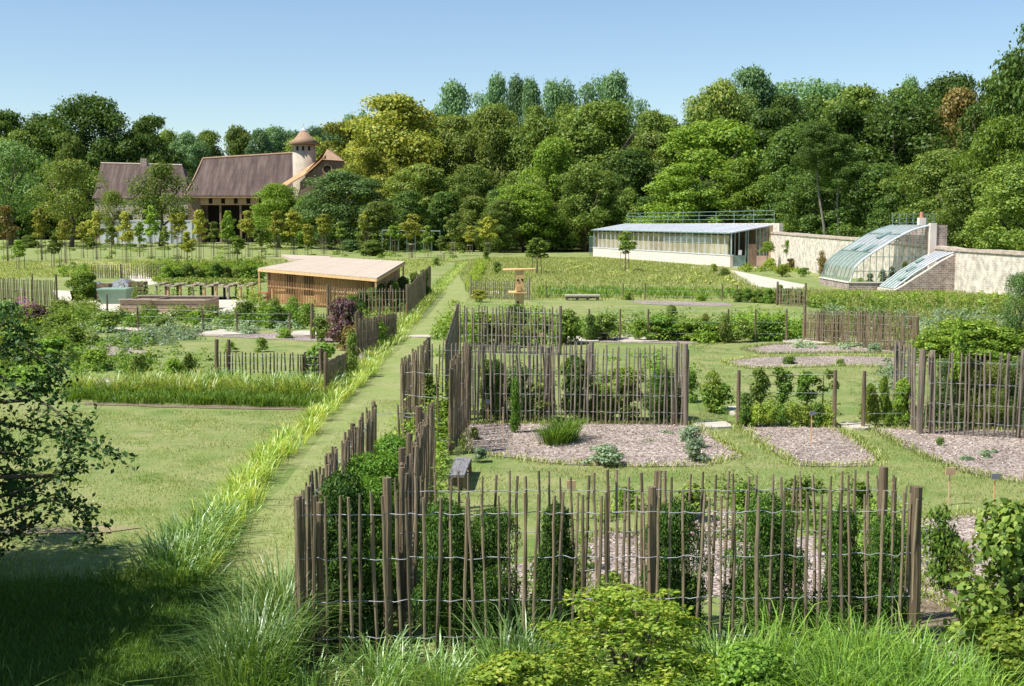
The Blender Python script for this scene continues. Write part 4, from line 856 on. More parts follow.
P, N = clump_points(np.random.default_rng(1), [((x, 0, z), (.12, .1, .1)) for x, z in ((-.2, 1.0), (.1, 1.15), (-.05, .8), (.2, .9), (-.3, .7))], 500, .5); link('crown', leaf_mesh('crown', leaf_geo(P, N, .08)), L['mid'], t)
mb = MB(); mb.tube([(-.05, 0, 0), (-.03, 0, 1.2)], [.02, .008], 5); link('trunk', mb.mesh('trunk'), M['bark'], t)
for i, (px, yt, wd) in enumerate(((870, 385, 16), (884, 378, 14), (902, 380, 22))):
    bush(px, 426, yt, wd, ['lime', 'light', 'light'][i], ['lime green', 'pale green', 'broad light green'][i]+' climber on the right wire trellis', 'big', 'climbing_plant', 'plant')
# beds behind the middle plot
for i, (px, yb, yt, wd, lf) in enumerate([(500, 345, 315, 60, 'lime'), (540, 343, 318, 34, 'mid'), (566, 344, 310, 30, 'light'), (604, 340, 315, 32, 'mid'), (662, 340, 316, 42, 'fresh'), (690, 340, 320, 40, 'light'), (710, 341, 322, 34, 'fresh'), (672, 330, 306, 14, 'mid'), (765, 340, 318, 28, 'fresh'), (778, 340, 316, 22, 'light'), (518, 335, 306, 26, 'dark'), (480, 345, 314, 30, 'fresh')]):
    bush(px, yb, yt, wd, lf, ['round yellow green bush seen over the middle picket run', 'mid green bush right of the round yellow green bush', 'light green bush at the right end of the grey picket run', 'leafy rose bush at the first trellis posts', 'fresh green bush in the centre of the long bed', 'light bush right of the centre of the long bed', 'fresh bush at the right part of the long bed', 'slim upright plant rising above the long bed', 'bush under the right hand trellis posts', 'pale bush beside the last trellis post', 'dark bush behind the grey picket run', 'fresh bush at the left end of the grey picket run'][i], 'big' if wd > 30 else 'small')
bush(480, 302, 290, 18, 'gold', 'bright yellow flowering shrub beside the far picket run', 'small')
bush(868, 430-10, 412, 14, 'fresh', 'small clump left of the right trellis', 'small', 'leafy_plant', 'plant', stems=False)
t = bush(962, 362, 321, 92, 'mound', 'large yellow green mound shrub behind the silvery picket run', 'mound', 'mound_shrub')
bush(1010, 362, 328, 70, 'mound', 'yellow green shrub at the right edge joining the large mound', 'mound', 'mound_shrub')
bush(932, 358, 330, 36, 'light', 'small light shrub at the left foot of the large mound', 'big', 'mound_shrub')
for i, px in enumerate((821, 836, 862, 880)):
    bush(px, 342, 312, 14, 'dark', ['first', 'second', 'third', 'fourth'][i]+' dark upright shrub from the left behind the far picket run', 'tall', 'hedge_shrub')
tree(957, 318, 15, 27.0, 'light', 'slim young tree in front of the large yellow green mound', 'young', name='young_tree')
tree(1018, 275, 44, 40, 'greyd', 'thin young tree at the right edge before the stone wall', 'loose', name='young_tree')
# mixed plants dotted through the middle distance plots
rq = random.Random(77)
for i, (px, yb, ht, wd, lf, sh, lab) in enumerate([
    (628, 300, 8, 10, 'mid', 'small', 'small plant under the second post of the far meadow trellis'), (700, 301, 7, 12, 'light', 'small', 'small light plant between the far meadow trellis posts'),
    (640, 341, 20, 16, 'light', 'small', 'light plant at the third post of the long bed'), (742, 342, 24, 20, 'mid', 'small', 'mid green plant between the last posts of the long bed'), (590, 341, 26, 16, 'dark', 'tall', 'dark upright rose at the first post of the long bed'),
    (726, 343, 30, 16, 'olive', 'tall', 'olive upright plant at the fourth post of the long bed'), (655, 340, 22, 18, 'gold', 'small', 'yellowish flowering plant in the long bed'), (705, 340, 26, 12, 'gold', 'tall', 'yellow flower spike plant in the long bed'),
    (876, 352, 9, 14, 'silver', 'small', 'grey green clump on the upper mulch strip'), (790, 364, 8, 14, 'fresh', 'small', 'green clump on the lower mulch strip'), (840, 366, 7, 10, 'mid', 'small', 'small clump at the middle of the lower mulch strip'),
    (900, 364, 8, 12, 'silver', 'small', 'pale clump at the right of the lower mulch strip'), (690, 402, 30, 20, 'fresh', 'small', 'fresh plant at the right end post of the middle picket run'), (745, 422, 28, 16, 'dark', 'small', 'dark round plant at the left trellis post of the espaliers'),
    (480, 462, 14, 18, 'silver', 'small', 'pale clump at the left front of the middle mulched plot'), (475, 440, 12, 12, 'olive', 'small', 'low olive clump by the inner pickets on the mulched plot'), (940, 446, 8, 10, 'fresh', 'small', 'small green weed on the right mulch plot'),
    (985, 458, 9, 12, 'silver', 'small', 'grey weed in the middle of the right mulch plot'), (690, 520, 34, 40, 'mid', 'small', 'bushy plant behind the near fence right of the middle post'), (745, 512, 30, 30, 'fresh', 'small', 'fresh leafy plant behind the near rear pickets'),
    (800, 510, 34, 34, 'mid', 'small', 'mid green leafy plant behind the near rear pickets'), (860, 514, 30, 30, 'light', 'small', 'light leafy plant behind the near rear pickets'), (625, 508, 20, 24, 'fresh', 'small', 'low fresh plant on the lawn edge behind the near fence'),
    (230, 352, 10, 14, 'light', 'small', 'light plant behind the low dark pickets'), (262, 352, 14, 14, 'mid', 'small', 'mid plant behind the low dark pickets'), (150, 342, 10, 18, 'silver', 'small', 'grey clump on the left mulch circle'),
    (180, 338, 8, 14, 'silver', 'small', 'grey clump on the narrow mulch strip'), (285, 338, 10, 16, 'light', 'small', 'light clump at the end of the narrow mulch strip')]):
    bush(px, yb, yb-ht, wd, lf, lab, sh, 'leafy_plant', 'plant', stems=False)
for i, px in enumerate((745, 757, 769, 781, 793, 805, 817, 828)):
    bush(px, 427, 404, 15, 'lime' if i % 3 else 'fresh', f'{ORD[i]} low bright green plant from the left under the espalier trees', 'small', 'hedge_plant', 'plant', 'low bright hedge under the espalier trees')
for i, (px, yb, yt, wd, lf) in enumerate([(276, 322, 298, 20, 'mid'), (292, 324, 296, 18, 'fresh'), (308, 326, 304, 16, 'light'), (264, 318, 300, 16, 'mid')]):
    bush(px, yb, yt, wd, lf, ['mid green climber against the shed front', 'fresh green climber at the middle of the shed front', 'light climber right of the shed windows', 'climber beside the red table'][i], 'tall', 'climbing_plant', 'plant')
# left garden shrubs
bush(84, 300, 273, 30, 'light', 'round bright green shrub left of the tarpaulin heap', 'big')
bush(343, 345, 299, 34, 'purple', 'purple leaved smoke bush behind the left picket runs', 'big', 'smoke_bush')
bush(352, 350, 325, 26, 'rust', 'reddish low growth at the foot of the smoke bush', 'small')
bush(322, 342, 318, 20, 'mid', 'green shrub left of the smoke bush', 'small')
bush(352, 378, 333, 18, 'mid', 'narrow green shrub left of the mulch strip by the path', 'tall')
bush(320, 385, 345, 40, 'fresh', 'fresh green shrub between the two dark picket runs', 'small')
bush(375, 345, 318, 26, 'light', 'light green shrub behind the pickets right of the smoke bush', 'small')
for i in range(8):
    f = i/7; bush(352+f*72, 322-f*24, 296-f*26, 18-4*f, 'dark' if i % 2 else 'mid', f'{ORD[i]} hedge shrub from the left in the row between the shed and the path', 'big', 'hedge_shrub', 'shrub', 'hedge shrubs between the shed and the path')
for i, (px, yb, yt, wd, lf) in enumerate([(32, 325, 305, 40, 'purple'), (6, 330, 300, 34, 'greyd'), (62, 330, 314, 30, 'light'), (110, 332, 312, 30, 'mid'), (70, 345, 326, 34, 'light'), (20, 350, 325, 50, 'mid'), (55, 360, 338, 50, 'fresh'), (95, 370, 350, 30, 'light'), (138, 380, 355, 22, 'mid'), (175, 378, 358, 24, 'light'), (190, 378, 352, 16, 'mid'), (165, 330, 318, 26, 'mid'), (245, 325, 300, 24, 'mid'), (275, 328, 305, 26, 'fresh'), (200, 322, 310, 26, 'light'), (60, 312, 300, 20, 'mid')]):
    bush(px, yb, yt, wd, lf, ['violet flowering bush at the left edge of the garden', 'grey green bush at the far left edge', 'light bush right of the violet flowers', 'mid green bush near the first wire post', 'light flowering bush left of the mulch circle', 'wide mid green bush behind the near tree', 'wide fresh bush left of the lawn corner', 'light bush at the corner of the left lawn', 'narrow green plant at the left part of the grass border', 'light plant in the middle of the grass border', 'taller green plant in the middle of the grass border', 'mid green bush before the long planter box', 'climbing bush at the corner of the shed', 'fresh bush in front of the shed front', 'light bush before the right end of the planter box', 'small bush right of the left edge pickets'][i], 'small')
cv('flowers', wp([(20, 322), (42, 322), (42, 312), (20, 312)]), .8, 1.3, .12, 'violetflower', 'violet flower heads at the left edge of the garden', 65, .3)
for i in range(10):
    px = 168+i*9.5; bush(px, 284-i*.2, 266+3*math.sin(i*2.1), 15, ['light', 'fresh', 'mid', 'olive'][i % 4], f'{ORD[i]} shrub from the left in the hedge behind the low rustic shelter', 'big', 'hedge_shrub', 'shrub', 'hedge shrubs behind the rustic shelter')
for i in range(7):
    bush(738+i*10, 302+i*.4, 289, 13, ['mid', 'fresh'][i % 2], f'{ORD[i]} clipped shrub from the left in the hedge below the glasshouses', 'big', 'hedge_shrub', 'shrub', 'clipped hedge shrubs below the glasshouses')
for i, (px, yb, yt, wd, lf) in enumerate([(486, 262, 248, 9, 'mid'), (497, 274, 262, 10, 'mid'), (436, 266, 257, 8, 'mid'), (714, 273, 264, 8, 'lime'), (724, 277, 268, 12, 'mid'), (780, 296, 285, 9, 'mid')]):
    bush(px, yb, yt, wd, lf, ['small dark pot shrub right of the far path end', 'small round shrub right of the far path', 'small round shrub left of the far path', 'small round clump beside the gravel bend', 'small green clump on the gravel bend', 'small shrub right of the far clipped hedge'][i], 'small')

# ================================================================ GARDEN WALL
WL = [(31.0, 55), (29.6, 71.5), (28.3, 78.6), (28.1, 92), (27.2, 110), (26.4, 128.5)]
WH = [2.75, 2.78, 2.86, 3.15, 3.35, 3.55]
t = thing('stone_wall', 'long pale rubble stone garden wall running behind the glasshouses', 'wall', (29, 70, 0))
mb = MB(); cp = MB()
for i in range(len(WL)-1):
    a, b = WL[i], WL[i+1]; k = 6
    for j in range(k):
        f0, f1 = j/k, (j+1)/k; p = [a[n]+(b[n]-a[n])*f0 for n in (0, 1)]; q = [a[n]+(b[n]-a[n])*f1 for n in (0, 1)]
        h0 = WH[i]+(WH[i+1]-WH[i])*f0; h1 = WH[i]+(WH[i+1]-WH[i])*f1; mb.wall(p, q, -.1, h0-.18, .5, h1-.18)
        cp.wall(p, q, h0-.178, h0+random.uniform(-.03, .04), .68, h1+random.uniform(-.03, .04))
mb.build('masonry', M['stonewall'], t); cp.build('coping', M['coping'], t)
cv('ivy_weeds', [Vector(p) for p in ((27.7, 70, 0), (29.2, 62, 0), (29.8, 62, 0), (28.2, 78, 0))], 1.2, .5, .12, 'ygrass', 'weeds along the foot of the stone wall', 66, .35)

# ================================================================ GLAZED HALL
def hall():
    A = G(593, 256.2); Bc = G(730, 267); u = (Bc-A).normalized(); v = Vector((-u.y, u.x, 0));
    if v.x < 0: v = -v
    wd = 4.6; Cc = Bc+v*wd; Dc = A+v*wd; hA = Zat(229.5, A.y); hB = Zat(232.6, Bc.y); hC = Zat(224.6, Cc.y); hD = hC+(hA-hB)
    t = thing('glazed_hall', 'low glazed orangery with grey zinc roof and cream plinth at the wood edge', 'building', A)
    Lh = (Bc-A).length; P = lambda s, o, z: A+u*s+v*o+Vector((0, 0, z))
    hs = lambda s: hA+(hB-hA)*s/Lh
    mb = MB(); ph = 1.12
    mb.hexa([P(0, 0, 0), P(Lh, 0, 0), P(Lh, .3, 0), P(0, .3, 0), P(0, 0, ph), P(Lh, 0, ph), P(Lh, .3, ph), P(0, .3, ph)])
    mb.build('plinth', M['plinth'], t)
    mb = MB(); mb.hexa([P(-.05, -.05, ph), P(Lh+.05, -.05, ph), P(Lh+.05, .36, ph), P(-.05, .36, ph), P(-.05, -.05, ph+.1), P(Lh+.05, -.05, ph+.1), P(Lh+.05, .36, ph+.1), P(-.05, .36, ph+.1)]); mb.build('sill', M['greypaint'], t)
    mb = MB(); mb.wall(P(Lh-.15, 2.95, 0), P(Lh-.15, wd, 0), 0, 1.1, .3); mb.build('end_plinth', mat('pink_plinth', (.50, .36, .30), (.56, .42, .35), 2), t)
    # back and left walls
    mb = MB(); mb.wall(P(0, wd-.15, 0), P(Lh, wd-.15, 0), 0, hD-.12, .3, hC-.12); mb.wall(P(.16, .3, 0), P(.16, wd-.3, 0), 0, hA-.1, .2, hD-.15); mb.build('back_wall', M['yellowwall'], t)
    mb = MB()
    for k in range(3):
        s = Lh*(.12+.08*k); mb.box(0, .01, 0, .01, 0, .01)
    ip = MB(); ip.wall(P(.4, .55, 0), P(Lh-1.6, .55, 0), 0, hA-.3, .1, hB-.3); ip.build('sun_catch_panel', mat('ochre_panel', (.50, .43, .30), (.70, .62, .47), .35, detail=2), t)  # panel added close behind the glass to catch sun and brighten the hall
    # pale light panel on the back wall
    lw = MB(); lw.wall(P(Lh*.56, .46, 0), P(Lh*.86, .46, 0), 2.3, 2.95, .04); lw.build('white_panel', M['whitepaint'], t)
    fl = MB(); fl.poly([P(.3, .3, .06), P(Lh, .3, .06), P(Lh, wd-.3, .06), P(.3, wd-.3, .06)], .05); fl.build('floor', M['plinth'], t)
    # roof
    rf = MB(); o = .1
    e0, e1, e2, e3 = P(-o, -o, hA), P(Lh+o, -o, hB), P(Lh+o, wd, hC), P(-o, wd, hD)
    rf.poly([e0, e1, e2, e3], .12); rf.build('roof', M['zinc'], t)
    sm = MB()
    for k in range(1, 30):
        f = k/30; sm.bar(e0.lerp(e1, f)+Vector((0, 0, .02)), e3.lerp(e2, f)+Vector((0, 0, .02)), .05, .05)
    sm.build('roof_seam', M['zinc'], t)
    # mullions, glass
    n = 26
    for k in range(n+1):
        s = Lh*k/n; mb = MB(); mb.bar(P(s, .12, ph+.1), P(s, .12, hs(s)-.14), .05 if k % 4 else .09, .08); mb.build('mullion', M['greypaint'], t)
    gm = MB(); gm.hexa([P(.1, .145, ph+.1), P(Lh-.1, .145, ph+.1), P(Lh-.1, .155, ph+.1), P(.1, .155, ph+.1), P(.1, .145, hA-.13), P(Lh-.1, .145, hB-.13), P(Lh-.1, .155, hB-.13), P(.1, .155, hA-.13)]); gm.build('glazing', M['glass'], t)
    gt = MB(); gt.bar(P(-.2, -.17, hA-.06), P(Lh+.2, -.17, hB-.06), .12, .12); gt.build('gutter', M['greenpaint'], t)
    # end wall facing the viewer
    he = lambda oo: hB+(hC-hB)*oo/wd
    for oo in (.1, .55, 1.0, 1.75, 2.0, 2.9, 3.3, 3.7, 4.1, 4.5):
        mb = MB(); mb.bar(P(Lh-.1, oo, 1.1 if oo > 2.95 else 0), P(Lh-.1, oo, he(oo)-.14), .08, .1); mb.build('end_mullion', M['greenpaint'], t)
    ge = MB(); ge.hexa([P(Lh-.1, 3.0, 1.1), P(Lh-.1, wd, 1.1), P(Lh-.09, wd, 1.1), P(Lh-.09, 3.0, 1.1), P(Lh-.1, 3.0, he(3)-.14), P(Lh-.1, wd, he(wd)-.14), P(Lh-.09, wd, he(wd)-.14), P(Lh-.09, 3.0, he(3)-.14)]); ge.build('end_glazing', M['glass'], t)
    dr = MB(); dr.wall(P(Lh-.05, .2, 0), P(Lh-.05, 1.7, 0), 0, 1.15, .06); d = dr.build('door_panel', M['greenpaint'], t)
    nb = MB(); nb.wall(P(Lh+.02, .9, 0), P(Lh+.02, 1.25, 0), 1.2, 1.7, .03); nb.build('notice', M['whitepaint'], t)
    dk = MB(); dk.wall(P(Lh-.06, 2.02, 0), P(Lh-.06, 2.9, 0), 0.02, 2.3, .05); dk.build('door', M['brownwood'], t)
    # left porch rails
    pr = MB()
    for k in range(4): q = P(-1.5+.45*k, .0, 0); pr.bar(q, q+Vector((0, 0, 2.6)), .06)
    pr.bar(P(-1.5, 0, 2.6), P(0, 0, 2.6), .06); pr.bar(P(-1.5, 0, 1.1), P(0, 0, 1.1), .05); pr.build('side_gate', M['greenpaint'], t)
    # railing above
    r = thing('terrace_railing', 'thin green metal railing along the back edge above the hall roof', 'railing', Dc+Vector((0, 0, hD)))
    for k in range(10):
        mb = MB(); q = P(Lh*k/9, wd+.2, 0); mb.bar(q+Vector((0, 0, hD-.3)), q+Vector((0, 0, hD+1.35)), .06); mb.build('baluster', M['greenpaint'], r)
    for z in (.45, .9, 1.32):
        mb = MB(); mb.bar(P(0, wd+.2, hD+z), P(Lh, wd+.2, hC+z+.1), .05); mb.build('rail', M['greenpaint'], r)
    bw = MB(); bw.wall(P(-.2, wd+.25, 0), P(Lh+1.4, wd+.25, 0), 0, hD-.02, .45, hC+.15); o = bw.build('retaining_wall', M['stonewall'], None); tag(o, 'rubble wall section standing behind the glazed orangery', 'wall')
hall()

# ================================================================ GREENHOUSE
def greenhouse():
    Yn, Yf = 83.0, 90.8
    prof = [(850.3, 283), (855, 269), (863, 261), (872.5, 254.5), (883, 248), (893, 241.5), (902, 236.5), (911.5, 232), (920, 229.2), (929, 226.8)]
    pr = [W(x, y, Yn) for x, y in prof]; pts = [(p.x, p.z) for p in pr]
    t = thing('greenhouse', 'curved lean-to greenhouse with limewashed roof panes against the stone wall', 'greenhouse', (pts[0][0], Yn, 0))
    k0 = pts[0][1]
    kb = MB(); x0, x1 = pts[0][0], pts[-1][0]
    kb.box(x0-.12, x1, Yn-.12, Yn+.12, 0, k0); kb.box(x0-.14, x0+.14, Yn+.122, Yf, 0, k0-.003); kb.build('kerb', M['brick'], t)
    kc = MB(); kc.box(x0-.18, x1, Yn-.17, Yn+.17, k0+.002, k0+.07); kc.box(x0-.2, x0+.2, Yn+.172, Yf, k0+.002, k0+.06); kc.build('kerb_coping', M['plinth'], t)
    nR = 9
    for i in range(nR):
        y = Yn+(Yf-Yn)*i/(nR-1); mb = MB(); mb.tube([(x, y, z+.1) for x, z in pts], .045 if i not in (0, nR-1) else .075, 6); mb.build('rib', M['greypaint'] if i == 0 else M['greenpaint'], t)
    lower, upper = MB(), MB()
    for i in range(len(pts)-1):
        a, b = pts[i], pts[i+1]; m_ = lower if i < 3 else upper
        m_.add([(a[0], Yn, a[1]+.1), (a[0], Yf, a[1]+.1), (b[0], Yf, b[1]+.1), (b[0], Yn, b[1]+.1)], [(0, 1, 2, 3)])
    o = lower.build('lower_glazing', M['gglass'], t); o = upper.build('roof_glazing', M['wglass'], t)
    for f in (3, 6):
        mb = MB(); mb.bar((pts[f][0], Yn, pts[f][1]+.14), (pts[f][0], Yf, pts[f][1]+.14), .06); mb.build('purlin', M['greenpaint'], t)
    # gable end
    gb = MB(); n = len(pts); gb.add([(x, Yn, z+.06) for x, z in pts]+[(x1, Yn, k0)], [tuple(range(n+1))]); gb.build('gable_glazing', M['glass'], t)
    def zt(x):
        for i in range(n-1):
            if pts[i][0] <= x <= pts[i+1][0]: return pts[i][1]+(pts[i+1][1]-pts[i][1])*(x-pts[i][0])/(pts[i+1][0]-pts[i][0])
        return pts[-1][1]
    for i in range(1, 12):
        x = x0+(x1-x0)*i/12; mb = MB(); mb.bar((x, Yn-.01, k0+.07), (x, Yn-.01, zt(x)+.06), .04); mb.build('glazing_bar', M['greenpaint'], t)
    for z in (1.25, 2.2):
        xs = [x0+(x1-x0)*i/60 for i in range(61)]; xs = [x for x in xs if zt(x) > z]; mb = MB(); mb.bar((xs[0], Yn-.03, z), (x1, Yn-.03, z), .04); mb.build('transom', M['greenpaint'], t)
    # far end + pillar
    pe = MB(); pe.box(x1+.0, x1+.42, Yn-.3, Yn+.1, 0, pts[-1][1]+.25); pe.build('white_pillar', M['plinth'], t)
    pb = MB(); pb.box(x1+.422, x1+1.15, Yn-.2, Yf, 0, pts[-1][1]+.12); pb.build('back_wall', M['brick'], t)
    ch = MB(); ch.box(x1-.22, x1+.22, Yn+1.3, Yn+1.8, pts[-1][1]+.1, pts[-1][1]+.6); ch.build('vent_stack', M['plinth'], t)
    cp_ = MB(); cp_.tube([(x1, Yn+1.55, pts[-1][1]+.6), (x1, Yn+1.55, pts[-1][1]+1.0)], [.15, .11], 8); cp_.build('chimney_pot', M['terrapot'], t)
    # vents
    for i, (f, y) in enumerate(((3, Yn+1.5), (3, Yn+4.5), (5, Yn+3))):
        vb = MB(); x, z = pts[f]; vb.poly([(x, y, z+.25), (x+.8, y, z+.62), (x+.8, y+1, z+.62), (x, y+1, z+.25)], .05); vb.build('roof_vent', M['greenpaint'], t)
    rl = thing('roof_railing', 'green metal guard rail above the curved greenhouse ridge', 'railing', (x1, Yn, pts[-1][1]))
    zz = pts[-1][1]
    for y0_, y1_, xx in ((Yf, Yf, 0),):
        for k in range(7):
            mb = MB(); xx_ = x1-1.9+k*.5; mb.bar((xx_+1.9, Yf+.2, zz-.2), (xx_+1.9, Yf+.2, zz+.9), .05); mb.build('baluster', M['greenpaint'], rl)
        for z in (.3, .6, .9): mb = MB(); mb.bar((x1, Yf+.2, zz+z), (x1+3.0, Yf+.2, zz+z), .04); mb.build('rail', M['greenpaint'], rl)
    # plants inside
    for i in range(5):
        x = x0+.9+i*.75; b_ = thing('potted_plant', f'{ORD[i]} plant from the left inside the curved greenhouse', 'plant', (x, Yn+.9+.3*(i % 2), 0), i, 'plants grown inside the greenhouse', (.7, .7, .8+.25*i)); link('foliage', BUSH['tall'][i % 3], L['mid' if i % 2 else 'light'], b_, own=True)
        pt = MB(); pt.tube([(0, 0, 0), (0, 0, .3)], [.25, .32], 10); link('pot', pt.mesh('pot'), M['terrapot'], b_)
    # ---- cold frame house
    Yn2, Yf2 = 79.2, 82.4
    prn = [W(x, y, Yn2) for x, y in ((894.4, 290.6), (903, 284), (915, 275), (928, 267), (941, 259.5), (954, 254.5))]; q = [(p.x, max(.08, p.z)) for p in prn]
    t2 = thing('cold_frame', 'low brick sided cold frame with sloping green and white panes', 'cold frame', (q[0][0], Yn2, 0))
    mb = MB(); gd = q[:]; gd2 = [(x, z-.16 if i else z) for i, (x, z) in enumerate(q)]; top = [(x, max(.1, z-.05-.35*math.sin(math.pi*i/5)*.6)) for i, (x, z) in enumerate(q)]
    vs_ = [(x, Yn2, z) for x, z in top]+[(q[-1][0], Yn2, 0), (q[0][0], Yn2, 0)]; vb_ = [(x, Yn2+.25, z) for x, z in top]+[(q[-1][0], Yn2+.25, 0), (q[0][0], Yn2+.25, 0)]; nn = len(vs_)
    mb.add(vs_+vb_, [tuple(range(nn))[::-1], tuple(range(nn, 2*nn))]+[(i, (i+1) % nn, (i+1) % nn+nn, i+nn) for i in range(nn)]); mb.build('brick_side', M['brick'], t2)
    cpb = MB(); cpb.tube([(x, Yn2+.1, z+.04) for x, z in top], .09, 6); cpb.build('side_coping', M['plinth'], t2)
    gl1, gl2 = MB(), MB()
    for i in range(5):
        a, b = q[i], q[i+1]; (gl2 if i in (3, 4) else gl1).add([(a[0], Yn2+.1, a[1]+.1), (a[0], Yf2, a[1]+.1), (b[0], Yf2, b[1]+.1), (b[0], Yn2+.1, b[1]+.1)], [(0, 1, 2, 3)])
    gl1.build('glazing', M['frameglass'], t2); gl2.build('upper_glazing', M['wglass'], t2)
    for i in range(6):
        y = Yn2+.1+(Yf2-Yn2-.1)*i/5; mb = MB(); mb.tube([(x, y, z+.13) for x, z in q], .035 if i else .06, 5); mb.build('glazing_bar', M['greypaint'], t2)
    ft = MB(); ft.box(q[0][0]-.15, q[0][0]+.1, Yn2, Yf2, 0, .22); ft.build('front_kerb', M['plinth'], t2)
    ft = MB(); ft.box(q[-1][0]+.01, q[-1][0]+.5, Yn2, Yf2, 0, q[-1][1]+.1); ft.build('back_wall', M['brick'], t2)
    for i in range(3):
        x, z = q[1+i]; vb = MB(); vb.poly([(x, Yn2+.5+.9*i*.9, z+.24), (x+.5, Yn2+.5+.9*i*.9, z+.5), (x+.5, Yn2+1.2+.9*i*.9, z+.5), (x, Yn2+1.2+.9*i*.9, z+.24)], .04); vb.build('vent_light', M['greenpaint'], t2)
greenhouse()

# ================================================================ SHED
def shed():
    FL, FR, BR, BL = W(258, 268, 70), W(377, 278, 62), W(405, 261.3, 70), W(320, 256.5, 80)
    t = thing('wooden_shed', 'flat roofed wooden garden shed clad in orange larch slats', 'shed', (FR.x, FR.y, 0))
    mb = MB(); rr = random.Random(4); n = 24
    for k in range(n):     # sun bleached roof boards as one roof skin
        f0, f1 = k/n, (k+1)/n-.0012; z = Vector((0, 0, rr.uniform(0, .008)))
        mb.poly([FL.lerp(FR, f0)+z, FL.lerp(FR, f1)+z, BL.lerp(BR, f1)+z, BL.lerp(BR, f0)+z], .05)
    mb.build('roof', M['palewood'], t)
    # two side wings of the roof
    mb = MB(); mb.poly([W(281, 254.3, 86), W(332, 256.2, 81.5), W(320, 259.5, 78), W(290, 258.5, 80)], .16); mb.build('rear_roof', M['palewood'], t)
    zf = Vector((0, 0, -.055))
    fb = MB(); fb.bar(FL+Vector((0, 0, -.12)), FR+Vector((0, 0, -.12)), .05, .13); fb.bar(FR+Vector((0, 0, -.12)), BR+Vector((0, 0, -.12)), .05, .13); fb.build('fascia', M['tanwood'], t)
    ins = (BL-FL)*.06
    fl, fr, br, bl = FL.lerp(BR, .05)+(FL-FR)*-.02, FR.lerp(BL, .04), BR.lerp(FL, .04), BL.lerp(FR, .05)
    def slats(a, b, gap0=None, gap1=None, sp=.16, w_=.10):
        mb = MB(); Ls = (Vector((b.x-a.x, b.y-a.y, 0))).length; n = int(Ls/sp)
        for i in range(n+1):
            f = i/n; p = a.lerp(b, f); top = p.z-.19; z0 = 0
            mb.bar((p.x, p.y, z0), (p.x, p.y, top), w_*rr.uniform(.8, 1.1), .03)
        return mb
    slats(fl, fr).build('front_slats', M['orangewood'], t)
    slats(fr, br, sp=.13, w_=.125).build('side_slats', M['orangewood'], t)
    rail = MB()
    for f in (.1, .5, .92): rail.bar((fl.x, fl.y+.06, fl.z*f-.02), (fr.x, fr.y+.06, fr.z*f-.02), .05, .09)
    rail.build('front_rail', M['tanwood'], t)
    # inner boarded wall with dark window openings
    a = fl+Vector((.1, .35, 0)); b = fr+Vector((-.25, .35, 0)); iw = MB()
    segs = [(0, .17, 0), (.17, .28, 1), (.28, .36, 0), (.36, .47, 1), (.47, 1, 0)]
    for f0, f1, hole in segs:
        p, q = a.lerp(b, f0), a.lerp(b, f1); iw.wall(p, q, 0, .55 if hole else p.z-.25, .05, (.55 if hole else q.z-.25))
    iw.build('inner_wall', M['tanwood'], t)
    bk = MB(); bk.wall(bl, br, 0, bl.z-.2, .08); bk.wall(fl+Vector((0, .3, 0)), bl, 0, fl.z-.2, .08); bk.wall(fr+Vector((-.18, .2, 0)), br+Vector((-.18, -.1, 0)), 0, fr.z-.26, .06, br.z-.26); bk.build('back_wall', M['brownwood'], t)
    for p in (FR+Vector((.02, .15, 0)), BR, FL+Vector((.15, 0, 0))):
        mb = MB(); mb.bar((p.x-.1, p.y, 0), (p.x-.1, p.y, p.z-.14), .09); mb.build('corner_post', M['tanwood'], t)
shed()

